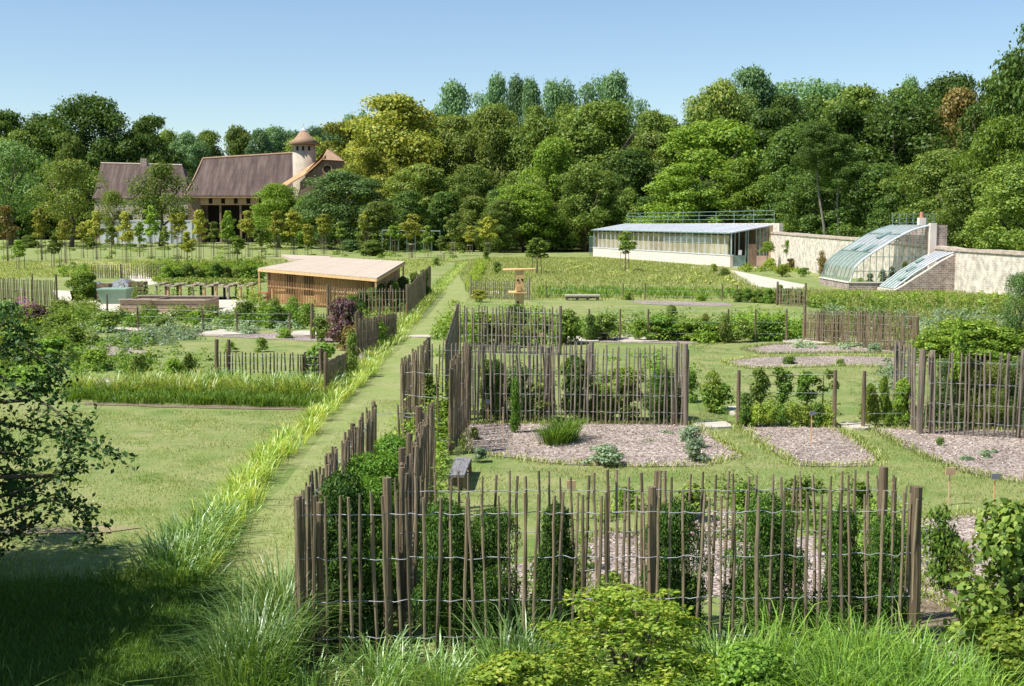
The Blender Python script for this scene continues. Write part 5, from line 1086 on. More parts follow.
# ================================================================ BARN, HOUSE
def barn():
    Y0 = 275; t = thing('tiled_barn', 'long brown tiled barn with timber front and round dovecote tower', 'building', W(185, 222, Y0)*1)
    t.location.z = 0
    Yr, Yb = 284, 293
    e0, e1 = W(184.5, 195.5, Y0), W(300, 195.5, Y0); r0, r1 = W(203, 158.5, Yr), W(300, 152.5, Yr); b0, b1 = Vector((e0.x, Yb, e0.z)), Vector((e1.x, Yb, e1.z))
    mid = lambda a, b, f, s: a.lerp(b, f)+Vector((0, 0, -s))
    rf = MB(); k = 6
    for i in range(k):     # slightly sagging front slope
        f0, f1 = i/k, (i+1)/k; s0, s1 = .5*math.sin(math.pi*f0), .5*math.sin(math.pi*f1)
        rf.poly([mid(e0, r0, f0, s0), mid(e1, r1, f0, s0), mid(e1, r1, f1, s1), mid(e0, r0, f1, s1)], .25)
    rf.poly([r0, r1, b1, b0], .25); rf.poly([e0, mid(e0, r0, .5, .5), r0, b0], .2); rf.build('roof', M['rooftile'], t)
    rg = MB(); rg.tube([r0, r1], .28, 6); rg.tube([e0, mid(e0, r0, .5, .5)+Vector((0, 0, .1)), r0], .2, 6); rg.build('ridge', M['ridgetile'], t)
    fs = MB(); fs.bar(e0+Vector((0, .1, -.3)), e1+Vector((0, .1, -.3)), .2, .3); fs.build('eaves_board', M['timberwall'], t)
    w0, w1 = W(200, 205, Y0+1), W(262, 205, Y0+1); zt = e0.z-.35; zm = w0.z
    wl = MB(); n = 8
    x0, x1 = w0.x, e1.x
    for i in range(n):     # panels with window gaps
        a = x0+(x1-x0)*i/n; b = x0+(x1-x0)*(i+1)/n; c = a+(b-a)*.68; wl.box(a, c, Y0+1, Y0+1.3, zm, zt); wl.box(c, b, Y0+1, Y0+1.3, zm, zm+.3); wl.box(c, b, Y0+1, Y0+1.3, zt-.25, zt)
    wl.build('timber_front', M['timberwall'], t)
    for i in range(n):
        a = x0+(x1-x0)*i/n; b = x0+(x1-x0)*(i+1)/n; c = a+(b-a)*.68; wn = MB(); wn.box(c+.02, b-.02, Y0+1.35, Y0+1.4, zm+.3, zt-.25); wn.build('window', M['dark'], t)
    dk = MB(); dk.box(x0+.3, x1, Y0+7, Y0+7.3, 0, zt); dk.build('inner_wall', M['dark'], t)
    for i in range(6):
        x = x0+(x1-x0)*i/5; ps = MB(); ps.bar((x, Y0+1.15, 0), (x, Y0+1.15, zm-.003), .4); ps.build('post', M['brownwood'], t)
    sw = MB(); sw.box(e0.x+.4, x0-.01, Y0+.8, Y0+17, 0, zt); sw.build('end_wall', M['brownwall'], t)
    # tower
    Yt = 270; c = W(304.5, 180, Yt); R_ = 11.3*Yt/FPX; zt2 = Zat(145, Yt)
    tw = MB(); tw.tube([(c.x, Yt, 0), (c.x, Yt, zt2)], R_, 28); tw.build('tower', M['render'], t, True)
    cn = MB(); zc = Zat(144.5, Yt); za = Zat(128, Yt); cn.tube([(c.x, Yt, zc), (c.x, Yt, zc+(za-zc)*.35), (c.x, Yt, za)], [16.6*Yt/FPX, 9.2*Yt/FPX, .12], 28); cn.build('tower_roof', M['conetile'], t, True)
    fn = MB(); fn.tube([(c.x, Yt, za-.6), (c.x, Yt, za+.15)], [.75, .1], 12); fn.tube([(c.x, Yt, za), (c.x, Yt, za+1.0)], .05, 5); fn.build('finial', M['zinc'], t)
    for a in (-115, -85, -55):
        a = math.radians(a); wn = MB(); wn.box(-.25, .25, -.05, .06, 0, .9); o = link('tower_window', wn.mesh('tower_window'), M['dark'], t); o.location = Vector((c.x+math.cos(a)*R_, Yt+math.sin(a)*R_, Zat(151, Yt)))-t.location; o.rotation_euler.z = a+math.pi/2
    # wing with round window
    Yw = 262; P = lambda px, py, Y=Yw: W(px, py, Y)
    gable = [P(300, 245), P(300, 182), P(312, 171), P(324, 159.5), P(342, 160.5), P(346, 163), P(346, 245)]
    gable[0].z = 0; gable[-1].z = 0
    wg = MB(); n = len(gable); bk = [p+Vector((0, 16, 0)) for p in gable]; wg.add(gable+bk, [tuple(range(n)), tuple(range(n, 2*n))[::-1]]+[(i, i+n, (i+1) % n+n, (i+1) % n) for i in range(n)]); wg.build('wing_wall', M['brownwall'], t)
    vg = MB(); line = [P(283, 188.5), P(291, 182.5), P(304, 175), P(314, 166.5), P(325, 156)]
    up = [P(277, 183.5), P(288, 176.5), P(302, 167), P(314, 159), P(326, 149)]
    for i in range(4):
        a, b, c2, d2 = line[i], line[i+1], up[i+1]+Vector((0, 5, 0)), up[i]+Vector((0, 5, 0)); a = a-Vector((0, .5, 0)); b = b-Vector((0, .5, 0)); vg.add([a, b, c2, d2], [(0, 1, 2, 3)]); vg.add([a-Vector((0, 0, .3)), b-Vector((0, 0, .3)), b, a], [(0, 1, 2, 3)])
    vg.build('wing_verge', M['orangetile'], t)
    hp = MB(); a, b, ap1, ap2 = P(322, 159.5)-Vector((0, .6, 0)), P(344, 161)-Vector((0, .6, 0)), P(327, 149, 264), P(331, 150, 276)
    hp.add([a, b, ap1, ap2, W(346, 162, 280)], [(0, 1, 2), (1, 4, 3, 2)]); bl_ = P(305, 172)+Vector((0, 14, 0)); hp.add([ap1, ap2, bl_, P(306, 172)], [(0, 1, 2, 3)])
    hp.build('wing_roof', M['conetile'], t)
    rw = MB(); rc = P(327.6, 169.5); rc.y -= .06; ring = [(rc.x+math.cos(i*math.pi/8)*.95, rc.y, rc.z+math.sin(i*math.pi/8)*.95) for i in range(16)]; rw.add([(x, y-.03, z) for x, y, z in ring], [tuple(range(16))]); rw.build('round_window', M['dark'], t)
    rr_ = MB(); rr_.tube(ring+[ring[0]], .14, 6); rr_.build('window_surround', M['timberwall'], t)
barn()
def house():
    Y0 = 300; t = thing('farmhouse', 'farmhouse with brown hipped roof and brick chimney left of the barn', 'building', W(93, 222, Y0)); t.location.z = 0
    Yr, Yb = 307, 314; e0, e1 = W(92, 198, Y0), W(191, 198, Y0); r0, r1 = W(101, 163, Yr), W(182, 165, Yr); b0, b1 = Vector((e0.x, Yb, e0.z)), Vector((e1.x, Yb, e1.z))
    rf = MB(); rf.poly([e0, e1, r1, r0], .25); rf.poly([r0, r1, b1, b0], .25); rf.poly([e0, r0, b0], .2); rf.poly([e1, b1, r1], .2); rf.build('roof', M['rooftile'], t)
    rg = MB(); rg.tube([r0, r1], .25, 6); rg.build('ridge', M['coping'], t)
    c = W(144, 163, Yr); ch = MB(); ch.box(c.x-.75, c.x+.75, Yr-.5, Yr+.5, c.z-1, Zat(158.5, Yr)); k = ch.build('chimney', M['brick'], t)
    wl = MB(); wl.box(e0.x+.4, e1.x-.4, Y0+.4, Yb-.4, 0, e0.z-.3); wl.build('wall', M['render'], t)
    for i in range(7):
        x = e0.x+1.8+i*3.3
        for z in (1.1, 4.6):
            wn = MB(); wn.box(x, x+1, Y0+.33, Y0+.39, z, z+1.6); w_ = wn.build('window', M['dark'], t)
    t = thing('boundary_wall', 'pale blue white painted wall below the farmhouse', 'wall', (W(103, 222, 262).x, 262, 0))
    a, b = W(100, 222, 262), W(197, 222, 262)
    mb = MB(); mb.wall(a, b, 0, Zat(221.5, 262), .4); mb.build('panel', M['whitewall'], t); mb = MB(); mb.wall(a, b, Zat(221.5, 262)+.003, Zat(221.5, 262)+.3, .6); mb.build('coping', M['greypaint'], t)
    for i in range(9): x = a.x+(b.x-a.x)*(i+.5)/9; mb = MB(); mb.box(x-.15, x+.15, 261.6, 261.78, 0, Zat(222, 262)); mb.build('pilaster', M['greypaint'], t)
house()
# low buildings and rails on the far lawn
def farbits():
    a, b = W(382, 230, 185), W(440, 231, 185)
    t = thing('rail_fence', 'white topped rail fence at the foot of the wood beyond the path', 'fence', (a.x, 185, 0))
    mb = MB(); mb.bar((a.x, 185, a.z), (b.x, 185, b.z), .07); mb.build('top_rail', M['whitepaint'], t)
    for i in range(8): x = a.x+(b.x-a.x)*i/7; mb = MB(); mb.bar((x, 185, 0), (x, 185, a.z), .08); mb.build('post', M['greenpaint'], t)
farbits()

# ================================================================ SMALL OBJECTS
def bench():
    p0 = G(448, 491.5); hz = .335; f0, f1 = W(448.5, 475, p0.y), W(464.5, 475, p0.y); z = f0.z; b0, b1 = G(456, 457, z), G(471.5, 457.5, z)
    t = thing('plank_bench', 'small grey plank bench standing behind the near picket fence', 'bench', (f0.x, f0.y, 0))
    mb = MB()
    for i in range(2): u0, u1 = i*.5+.0, i*.5+.485; mb.poly([f0.lerp(f1, u0), f0.lerp(f1, u1), b0.lerp(b1, u1), b0.lerp(b1, u0)], .045)
    mb.build('seat', M['greywood'], t)
    for a, b in ((f0.lerp(b0, .05), f1.lerp(b1, .05)), (f0.lerp(b0, .93), f1.lerp(b1, .93))):
        for q in (a.lerp(b, .06), a.lerp(b, .94)): mb = MB(); mb.bar((q.x, q.y, 0), (q.x, q.y, z-.046), .05); mb.build('leg', M['brownwood'], t)
        mb = MB(); mb.bar((a.x, a.y, z-.11), (b.x, b.y, z-.11), .03, .12); mb.build('end_board', M['brownwood'], t)
        mb = MB(); mb.bar((a.x, a.y, .1), (b.x, b.y, .1), .03, .05); mb.build('stretcher', M['brownwood'], t)
bench()
def farbench():
    p, q = G(565, 300.5), G(600, 300.5); z = Zat(294.8, p.y)
    t = thing('stone_bench', 'low pale bench at the edge of the rough meadow', 'bench', p)
    mb = MB(); mb.box(0, q.x-p.x, -.05, .55, z-.09, z); link('seat', mb.mesh('seat'), M['slab'], t)
    mb = MB(); mb.box(.04, q.x-p.x-.04, 0, .45, .12, z-.093); link('front_board', mb.mesh('board'), M['picket_grey'], t)
    for f in (.06, .35, .65, .94): mb = MB(); x = (q.x-p.x)*f; mb.box(x-.08, x+.08, .02, .43, 0, .118); link('leg', mb.mesh('leg'), M['picket_grey'], t)
farbench()
def totem():
    p = G(519.5, 317); k = p.y/FPX; z = lambda y: Zat(y, p.y)
    t = thing('bird_totem', 'tan wooden totem post with a wide top board and a middle shelf', 'bird house', p, .1)
    mb = MB(); mb.box(-4*k, 4*k, -4*k, 4*k, 0, z(270)); link('post', mb.mesh('post'), M['tanwood'], t)
    mb = MB(); mb.poly([(-16*k, -5*k, z(269.5)), (16*k, -5*k, z(268.6)), (16*k, 6*k, z(268.4)), (-16*k, 6*k, z(268.6))], .05); link('top_board', mb.mesh('top_board'), M['tanwood'], t)
    mb = MB(); mb.poly([(-11*k, -7*k, z(292)), (6*k, -7*k, z(292)), (6*k, 5*k, z(291)), (-11*k, 5*k, z(291))], .05); link('shelf', mb.mesh('shelf'), M['tanwood'], t)
    mb = MB(); mb.box(-3.6*k, .5*k, -6*k, -4.03*k, z(290.5), z(285.5)); link('nest_box', mb.mesh('nest_box'), M['tanwood'], t)
    for dx, y in ((-2, 280), (2.2, 279.5), (-2, 302)):
        mb = MB(); mb.tube([(dx*k, -4*k-.002, z(y)), (dx*k, -4*k-.03, z(y))], 1.1*k, 12); link('entrance_hole', mb.mesh('hole'), M['dark'], t)
totem()
def sign(px, yb, yt, wpx, hpx, m, label, name='plant_label', dbl=False):
    p = G(px, yb); k = p.y/FPX; z = Zat(yt, p.y); t = thing(name, label, 'plant sign', p, 0, 'plant name signs on stakes')
    mb = MB(); mb.bar((0, 0, -.02), (0, 0, z-.01), .025, .02); link('stake', mb.mesh('stake'), M['terracotta'] if m != 'greyplate' else M['tanwood'], t)
    mb = MB(); tl = .06; mb.hexa([(-wpx*k/2, -.04, z-hpx*k), (wpx*k/2, -.04, z-hpx*k), (wpx*k/2, -.02, z-hpx*k), (-wpx*k/2, -.02, z-hpx*k), (-wpx*k/2, -.04-tl*.3, z), (wpx*k/2, -.04-tl*.3, z), (wpx*k/2, -.02-tl*.3, z), (-wpx*k/2, -.02-tl*.3, z)]); link('plate', mb.mesh('plate'), M[m], t)
sign(571, 520, 480, 9, 9, 'terracotta', 'tan sign seen through the near pickets above the lawn')
sign(948.5, 505, 467, 10, 8, 'terracotta', 'square tan sign on the lawn right of the near plot')
sign(993, 524, 473, 9, 6, 'greyplate', 'small grey sign on a tan stake beside the tan sign')
sign(1024, 520, 470, 8, 9, 'terracotta', 'tan sign cut by the right edge')
sign(541, 368, 332.5, 4.5, 4, 'terracotta', 'small tan sign rising over the middle picket run')
sign(503, 445, 407, 2.2, 3, 'terracotta', 'thin tan stake left of the clipped column shrub')
sign(488, 424, 399, 5, 5, 'greyplate', 'grey sign behind the middle picket run left of the column shrub')
sign(811, 445, 411, 5.5, 4, 'greyplate', 'dark sign in front of the espalier trees')
sign(844.5, 343, 334, 4, 4, 'whitepaint', 'white sign before the far picket run')
sign(609, 540, 485, 1.6, 2, 'terracotta', 'thin bare stake behind the middle of the near fence')
# compost corner
def compost():
    p = G(115.5, 303.5); k = p.y/FPX; z1 = Zat(288.5, p.y)
    t = thing('water_tub', 'green plastic tub on the gravel under the tarpaulin heap', 'tub', p)
    mb = MB(); mb.hexa([(-12*k, -.5, 0), (12*k, -.5, 0), (12*k, .5, 0), (-12*k, .5, 0), (-14*k, -.65, z1-.06), (14*k, -.65, z1-.06), (14*k, .65, z1-.06), (-14*k, .65, z1-.06)]); link('body', mb.mesh('body'), M['tub'], t)
    mb = MB(); mb.box(-14.8*k, 14.8*k, -.72, .72, z1-.058, z1+.02); link('rim', mb.mesh('rim'), M['tub'], t)
    t = thing('tarpaulin_heap', 'grey tarpaulin thrown over a heap behind the green tub', 'tarpaulin', G(117, 298))
    rng = np.random.default_rng(3); n = 26; mbv = []; f = []
    wx, wy, hh = 23*k, 1.5, Zat(279.5, G(117, 298).y)
    for j in range(n):
        for i in range(n):
            x, y = i/(n-1)*2-1, j/(n-1)*2-1; r = max(abs(x), abs(y)); z = hh*(1-r**8)*(.86+.14*math.sin(x*4+y*2)) + .06*math.sin(x*23)*math.cos(y*17); mbv.append((x*wx*(1+.05*math.sin(y*7)), y*wy, max(0, z)))
    for j in range(n-1):
        for i in range(n-1): f.append((j*n+i, j*n+i+1, (j+1)*n+i+1, (j+1)*n+i))
    me = bpy.data.meshes.new('sheet'); me.from_pydata(mbv, [], f); me.update(); link('sheet', me, M['tarp'], t)
    for i, (px, yb, yt, w_) in enumerate(((100, 303, 284, 10), (134, 300, 282, 14))):
        q = G(px, yb); t = thing('compost_box', ['left', 'right'][i]+' dark slatted compost box beside the green tub', 'compost bin', q); kk = q.y/FPX; zz = Zat(yt, q.y)
        for s in range(4):
            mb = MB(); mb.box(-w_*kk/2, w_*kk/2, .5, .55, zz*s/4+.03, zz*(s+1)/4-.02); mb.box(-w_*kk/2, w_*kk/2, 1.2, 1.25, zz*s/4+.03, zz*(s+1)/4-.02); mb.box(-w_*kk/2-.05, -w_*kk/2, .5, 1.25, zz*s/4+.03, zz*(s+1)/4-.02); mb.box(w_*kk/2, w_*kk/2+.05, .5, 1.25, zz*s/4+.03, zz*(s+1)/4-.02); link('board', mb.mesh('board'), M['brownwood'], t)
        mb = MB(); mb.box(-w_*kk/2+.03, w_*kk/2-.03, .58, 1.18, 0, zz*.9); link('compost', mb.mesh('compost'), M['soil'], t)
    for i, (x0, x1, yb, yt) in enumerate(((120, 150, 313, 300), (150.5, 204, 312.5, 300.5))):
        a, b = G(x0, yb), G(x1, yb); z = Zat(yt, a.y); t = thing('planter_box', ['short raised planter box of brown boards left of the long one', 'long raised planter box of weathered boards behind the wire trellis'][i], 'planter', a); w_ = b.x-a.x; dp = 3.2
        for y0_, y1_ in ((0, .05), (dp, dp+.05)):
            mb = MB()
            for s in range(3): mb.box(0, w_, y0_, y1_, z*s/3+.01, z*(s+1)/3-.01)
            link('side_boards', mb.mesh('side_boards'), M['cratewood'], t)
        mb = MB(); mb.box(.003, .05, .052, dp-.002, 0, z-.02); link('end_board', mb.mesh('end_board'), M['cratewood'], t); mb = MB(); mb.box(w_-.05, w_-.003, .052, dp-.002, 0, z-.02); link('end_board', mb.mesh('end_board'), M['cratewood'], t)
        mb = MB(); mb.box(-.06, w_+.06, -.08, .09, z, z+.05); mb.box(-.06, w_+.06, dp-.05, dp+.12, z, z+.05); link('rim', mb.mesh('rim'), M['palewood'], t)
        mb = MB(); mb.box(.06, w_-.06, .06, dp-.02, 0, z-.1); link('earth', mb.mesh('earth'), M['soil'], t)
    # rustic shelter
    a, b = G(156, 299), G(256, 298.5); z = Zat(284, a.y); t = thing('rustic_shelter', 'low rustic shelter with mossy flat roof on many short posts', 'shelter', a); w_ = b.x-a.x
    mb = MB()
    for i in range(20):
        x0, x1 = w_*i/20, w_*(i+1)/20; zz = z+.10*math.sin(i*1.7)
        mb.box(x0, x1, -.3, 2.2, zz-.09, zz)
    link('roof', mb.mesh('roof'), M['palewood'], t)
    cvp = clump_points(np.random.default_rng(8), [((w_*f, 1.0+.5*math.sin(f*40), z+.1), (.6, .7, .14+.1*math.sin(f*23)**2)) for f in np.linspace(.02, .98, 26)], 2600, .4); link('moss', leaf_mesh('moss', leaf_geo(cvp[0], cvp[1], .13)), L['olive'], t)
    for i in range(9):
        x = w_*(i+.1)/8.2; mb = MB(); mb.tube([(x, -.15, 0), (x, -.15, z-.1)], .09, 7); link('post', mb.mesh('post'), M['tanwood'] if i % 3 else M['palewood'], t)
        mb = MB(); mb.tube([(x, 1.9, 0), (x, 1.9, z-.1)], .08, 7); link('post', mb.mesh('post'), M['brownwood'], t)
    q = G(262, 303); t = thing('garden_table', 'small faded red table at the left corner of the shed', 'table', q); mb = MB(); zz = Zat(292.5, q.y); mb.box(-.35, .35, -.3, .3, zz-.05, zz); link('top', mb.mesh('top'), M['redpaint'], t)
    for sx in (-.28, .28):
        for sy in (-.22, .22): mb = MB(); mb.bar((sx, sy, 0), (sx, sy, zz-.052), .05); link('leg', mb.mesh('leg'), M['redpaint'], t)
compost()

# ================================================================ YOUNG STAKED TREES
STK = None
def staked(px, yb, yt, wpx, leaf, label, stakes=3, guard=None):
    p = G(px, yb); h = Zat(yt, p.y); s = wpx/FPX*p.y/2/.19*1.35
    t = thing('young_tree', label, 'young tree', p, 0, 'young staked trees on the far lawn')
    o = link('crown', CROWN['young'][int(px) % 7], L[leaf], t, own=True); o.scale = (s, s, h); o.rotation_euler.z = px
    o = link('trunk', TRUNK['young'][0], M['bark'], t, own=True); o.scale = (s*.8, s*.8, h)
    hs = h*(.34 if guard else .5)
    for i in range(stakes):
        a = i*2*math.pi/stakes+.6; mb = MB(); mb.tube([(math.cos(a)*.45, math.sin(a)*.45, 0), (math.cos(a)*.42, math.sin(a)*.42, hs)], .03, 5); link('stake', mb.mesh('stake'), M['picket_grey'], t)
    mb = MB(); r = [(math.cos(i*2*math.pi/stakes+.6)*.43, math.sin(i*2*math.pi/stakes+.6)*.43, hs*.93) for i in range(stakes)]
    for i in range(stakes): mb.bar(r[i], r[(i+1) % stakes], .04 if not guard else .07, .06 if not guard else .12)
    link('cross_rail', mb.mesh('cross_rail'), M['palewood'] if guard else M['picket_grey'], t)
yt_list = [(8, 262, 206, 16, 'rust'), (42, 260, 208, 15, 'gold'), (66, 265, 217, 14, 'gold'), (97, 260, 211, 14, 'gold'), (127, 264, 212, 13, 'gold'), (152, 259, 206, 12, 'light'), (178, 262, 210, 13, 'gold'), (200, 261, 210, 13, 'gold'), (229, 264, 211, 13, 'light'), (249, 257, 211, 14, 'gold'), (277, 257, 211, 14, 'gold'), (294, 256, 210, 16, 'gold'), (324, 254, 214, 14, 'gold'), (367, 252, 208, 12, 'gold'), (378, 250, 208, 12, 'olive'), (412, 258, 214, 17, 'gold'), (441, 262, 236, 10, 'olive'), (453, 256, 214, 14, 'olive'), (488, 255, 217, 15, 'gold'), (523, 250, 216, 14, 'olive'), (548, 252, 216, 10, 'rust')]
for i, (px, yb, yt, wd, lf) in enumerate(yt_list):
    staked(px, yb, yt, wd, lf, f'{ORD[i]} young staked tree from the left in the line across the far lawn', 4, i > 14)
staked(537, 274, 238, 20, 'mid', 'dark green young tree in a stake frame on the meadow left of the hall')
staked(625, 272, 231, 15, 'mid', 'round headed young tree on stakes in front of the glazed hall')
yt2 = [(20, 270, 240, 10), (55, 268, 236, 11), (84, 258, 222, 11), (112, 257, 224, 10), (140, 257, 222, 10), (165, 258, 226, 9), (188, 268, 232, 12), (214, 256, 222, 10), (238, 268, 236, 11), (262, 262, 226, 12), (308, 258, 224, 11), (340, 254, 222, 10), (395, 254, 224, 11), (428, 256, 226, 11), (470, 254, 226, 10), (505, 252, 224, 11)]
for i, (px, yb, yt, wd) in enumerate(yt2):
    staked(px, yb, yt, wd, ['light', 'olive', 'gold', 'mid'][i*7 % 4], f'{ORD[i]} smaller sapling from the left between the staked trees of the far lawn', 3, i % 5 == 4)
for i, (px, yb, yt, wd) in enumerate([(372, 256, 240, 26), (350, 252, 240, 20), (400, 250, 238, 22), (440, 250, 236, 24), (300, 246, 236, 18), (235, 245, 236, 20), (470, 250, 238, 20), (90, 248, 238, 18), (30, 248, 236, 22)]):
    bush(px, yb, yt, wd, ['mid', 'greyd', 'dark', 'mid'][i % 4], f'{ORD[i]} low bush on the far lawn among the young trees'.replace('first', 'broad grey green'), 'big', 'shrub', 'shrub', 'low bushes on the far lawn')
cv('ground_cover', wp([(-100, 243), (470, 243), (470, 262), (-100, 262)]), .012, .5, .22, 'mid', 'scattered rough tufts on the far lawn', 371, .8)
cv('ground_cover', wp([(-100, 243), (470, 243), (470, 250), (-100, 250)]), .02, .35, .25, 'olive', 'rough grass near the farm trees', 372, 1.2)
# trained pot trees by the wall
for i, (px, yb, yt, wd) in enumerate(((767, 268, 241, 15), (789, 269, 240, 14), (806, 268, 243, 15))):
    p = G(px, yb); h = Zat(yt, p.y); t = thing('standard_tree', ['left', 'middle', 'right'][i]+' small round headed standard tree by the stone wall', 'small tree', p, 0, 'small standard trees by the wall')
    k = p.y/FPX; o = link('crown', BUSH['small'][i], L['light'], t, own=True); o.scale = (wd*k, wd*k, h*.45); o.location = (0, 0, h*.55)
    mb = MB(); mb.tube([(0, 0, 0), (0, 0, h*.7)], [.06, .04], 6); link('trunk', mb.mesh('trunk'), M['bark'], t)
    bush(px+3, yb+.8, yb-10, 14, 'lime' if i != 1 else 'rust', ['left', 'middle', 'right'][i]+' rounded shrub under the standard trees by the wall', 'small')
bush(782, 277, 265, 17, 'lime', 'bright green clump on the gravel before the standard trees', 'small'); bush(803, 277, 268, 14, 'fresh', 'low green clump left of the curved greenhouse', 'small')
bush(822, 276, 250, 12, 'rust', 'thin reddish climber on the wall left of the greenhouse', 'tall', 'climbing_plant', 'plant')

# ================================================================ TREES
WG = 'trees of the wood behind the hall'
# orchard and farm trees
for px, yt, wd, Y, lf, sh, lab in [
    (10, 143, 92, 240, 'greyd', 'loose', 'large orchard tree at the left edge before the farm'), (70, 162, 78, 225, 'olive', 'loose', 'spreading olive green orchard tree left of the farmhouse'),
    (160, 164, 78, 232, 'mid', 'loose', 'round orchard tree standing between farmhouse and barn'), (279, 184, 66, 215, 'light', 'round', 'light green low tree in front of the barn end'),
    (346, 172, 92, 205, 'greyd', 'round', 'broad grey green tree right of the dovecote tower'), (308, 196, 40, 212, 'fresh', 'round', 'small fresh green tree between the light and the broad tree'),
    (112, 192, 36, 236, 'olive', 'loose', 'small olive tree in front of the pale wall')]:
    tree(px, yt, wd, Y, lf, lab, sh, 'orchard trees around the farm')
# named wood trees
W1 = [(95, 97, 78, 345, 'dark', 'tall dark chestnut rising left of the farmhouse roof'), (45, 116, 84, 350, 'dark', 'dark tree at the left of the tall chestnut'), (0, 112, 80, 340, 'dark', 'dark tree on the far left skyline'),
      (150, 118, 66, 345, 'dark', 'round dark tree above the farmhouse chimney'), (20, 132, 60, 330, 'mid', 'mid green tree below the left skyline'), (68, 135, 50, 330, 'mid', 'mid green tree left of the tall chestnut base'), 
      (310, 138, 66, 262+35, 'olive', 'olive tree behind the dovecote tower'), (345, 124, 66, 290, 'yellow', 'yellowish tree right of the dovecote tower'), (397, 97, 104, 238, 'yellow', 'great yellow flowering chestnut in the middle of the wood edge'),
      (370, 150, 70, 225, 'yellow', 'lower yellow tree in front of the great flowering chestnut'), (420, 165, 70, 215, 'olive', 'dark olive tree at the foot of the great chestnut'), (455, 118, 62, 240, 'olive', 'olive tree right of the great chestnut'),
      (492, 110, 66, 235, 'olive', 'tall olive tree before the poplar row'), (475, 165, 56, 205, 'mid', 'mid green tree beside the far path end'), (538, 116, 66, 230, 'mid', 'mid green tree under the poplar row'),
      (552, 140, 62, 200, 'light', 'pale green pointed tree left of the hall'), (525, 185, 70, 188, 'light', 'low pale green tree beside the path end'), (500, 200, 40, 184, 'mid', 'small tree at the end of the mown path'), (600, 104, 104, 222, 'mid', 'broad green tree in the centre of the wood'),
      (585, 165, 64, 190, 'mid', 'mid green tree above the left end of the hall'), (632, 150, 84, 198, 'dark', 'dark tree behind the left end of the hall'), (655, 135, 70, 215, 'olive', 'olive tree right of the broad central tree'), (705, 122, 110, 208, 'light', 'broad pale yellow green tree above the hall'),
      (680, 165, 76, 188, 'light', 'lower pale green tree just above the hall roof'), (742, 160, 70, 190, 'light', 'pale green tree above the right end of the hall'), (717, 84, 72, 262, 'olive', 'olive topped tree on the skyline left of the notch'), (752, 70, 64, 270, 'poplar', 'bluish green tree at the right skyline notch'),
      (768, 112, 90, 215, 'dark', 'dark tree right of the broad pale tree'), (800, 125, 86, 185, 'dark', 'dark tree behind the wall end of the hall'), (845, 108, 104, 180, 'dark', 'large dark tree with pale stems behind the wall'), (900, 104, 110, 176, 'dark', 'large dark tree behind the greenhouse ridge'),
      (852, 88, 84, 225, 'mid', 'mid green tree on the right skyline'), (905, 88, 84, 215, 'dark', 'dark tree on the right skyline'), (958, 92, 72, 190, 'rust', 'russet blossoming tree on the right'), (945, 150, 90, 140, 'mid', 'green tree behind the curved greenhouse'),
      (948, 78, 80, 225, 'dark', 'dark tree topping the russet tree'), (1000, 80, 90, 170, 'dark', 'dark tree behind the bright right edge tree'), (1040, 20, 96, 150, 'dark', 'tallest dark tree cut by the right edge'), (1000, 118, 74, 125, 'light', 'bright light green tree at the right edge'),
      (1020, 165, 96, 110, 'mid', 'lower green tree over the stone wall at the right edge'), (962, 175, 70, 120, 'mid', 'mid green tree over the wall right of the greenhouse'), (880, 165, 80, 150, 'dark', 'dark low tree behind the curved greenhouse left side'), (815, 170, 70, 160, 'dark', 'dark low tree behind the standard trees')]
for px, yt, wd, Y, lf, lab in W1:
    tree(px, yt, wd*1.22, Y, lf, lab, 'round', WG)
for i, (px, yt, wd) in enumerate([(352, 108, 20), (362, 110, 16), (436, 106, 26), (453, 86, 30), (480, 83, 26), (497, 80, 22), (516, 82, 20), (530, 79, 20), (552, 80, 24), (566, 82, 20), (585, 74, 24), (600, 68, 26), (616, 72, 28), (640, 92, 24), (790, 74, 44), (812, 78, 40), (832, 84, 36), (875, 92, 30), (908, 80, 22)]):
    tree(px, yt+random.uniform(-4, 4), wd*1.45, (330 if i not in (0, 1) else 350)+random.uniform(-25, 25), 'poplar', f'{ORD[i]} slender poplar from the left rising behind the wood', 'poplar', 'poplars on the skyline', 'poplar_tree')
sky_line = [(-60, 118), (0, 120), (60, 126), (95, 125), (180, 132), (300, 132), (345, 128), (392, 112), (440, 112), (480, 104), (560, 104), (640, 112), (680, 116), (720, 98), (760, 92), (800, 95), (860, 98), (930, 100), (1000, 92), (1100, 60)]
sx_, sy_ = [p[0] for p in sky_line], [p[1] for p in sky_line]; rr = random.Random(9)
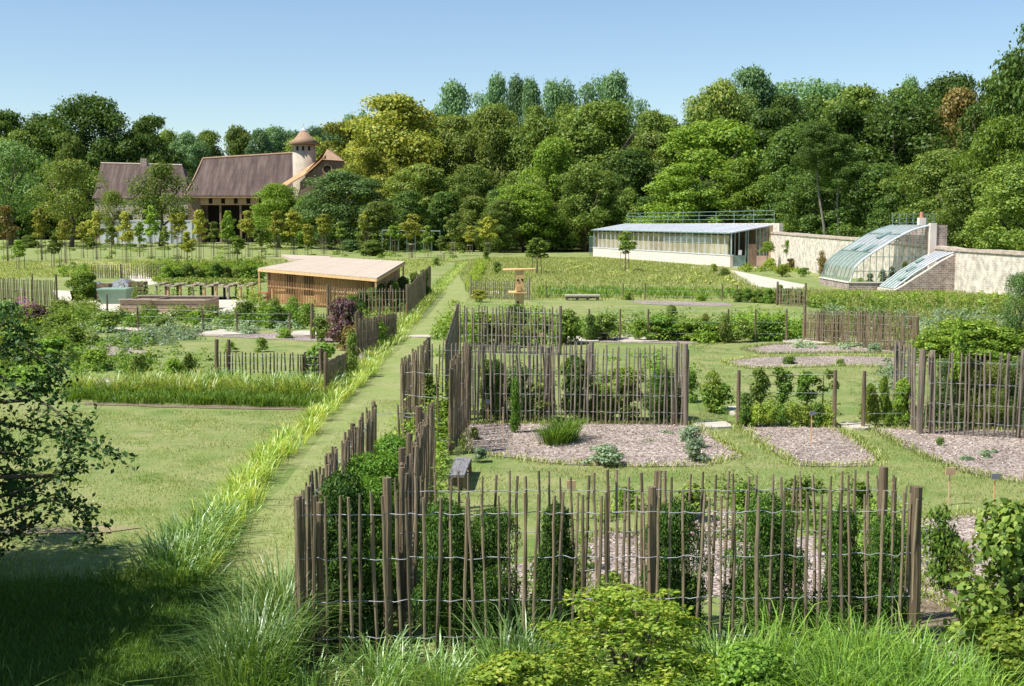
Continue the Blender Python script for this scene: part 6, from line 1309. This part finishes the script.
for i, px in enumerate(range(392, 1100, 28)):
    tree(px+rr.uniform(-8, 8), float(np.interp(px, sx_, sy_))+rr.uniform(0, 12), 70, 275+rr.uniform(-8, 8), rr.choice(['mid', 'dark', 'olive', 'mid']), f'{ORD[i]} tree from the left in the back row of the wood', 'round', 'back row of the wood')
for i, px in enumerate(range(-30, 345, 22)):
    tree(px+rr.uniform(-6, 6), float(np.interp(px, [-60, 0, 60, 100, 180, 225, 300, 340], [128, 130, 130, 132, 128, 127, 126, 122]))+rr.uniform(0, 9), 52, 480+rr.uniform(-20, 20), rr.choice(['far', 'far', 'mid']), f'{ORD[i]} tree from the left on the haze coloured far skyline', 'round', 'far skyline trees behind the farm')
for i, px in enumerate(range(380, 1110, 30)):
    Y = 182 if px < 780 else (165 if px < 880 else 135)
    tree(px+rr.uniform(-8, 8), 192+rr.uniform(-14, 12), 52, Y+12+rr.uniform(-4, 8), rr.choice(['dark', 'mid', 'dark', 'olive']), f'{ORD[i]} low tree from the left in the undergrowth along the wood edge', 'low', 'low trees along the wood edge')
for i, px in enumerate(range(-30, 200, 30)):
    tree(px, 175+rr.uniform(-8, 8), 60, 322, rr.choice(['dark', 'mid']), f'{ORD[i]} low tree from the left behind the farmhouse', 'low', 'low trees behind the farmhouse')
for i, (px, px2, yt) in enumerate(((827, 817, 165), (838, 839, 178))):   # pale stemmed trees
    a, c = W(px, 236, 150), W(px2, yt, 150); a.z = 0; mb = MB()
    mb.tube([a, a.lerp(c, .35)+Vector((.10, 0, 0)), a.lerp(c, .7)+Vector((-.12, .1, 0)), c, c+Vector((-.3, .3, 3))], [.2, .17, .14, .1, .04], 7)
    t = thing('pale_stemmed_tree', ['leaning pale stemmed tree', 'straighter thin pale stemmed tree'][i]+' in front of the dark wood behind the wall', 'tree', a)
    mb.build('trunk', M['palebark'], t, True)
    o = link('crown', CROWN['round'][i], L['dark'], t, own=True); o.location = (c.x-a.x, 0, c.z-1.5); o.scale = (7, 7, 6.5)
labs = {}
for o in bpy.data.objects:
    if o.get('category') and o.get('label'): labs.setdefault(o['label'], []).append(o.name)
for k, v in labs.items():
    if len(v) > 1: print('DUP LABEL', k, v)
print('OBJECTS', len(bpy.data.objects), 'polys', sum(len(m.polygons) for m in bpy.data.meshes))
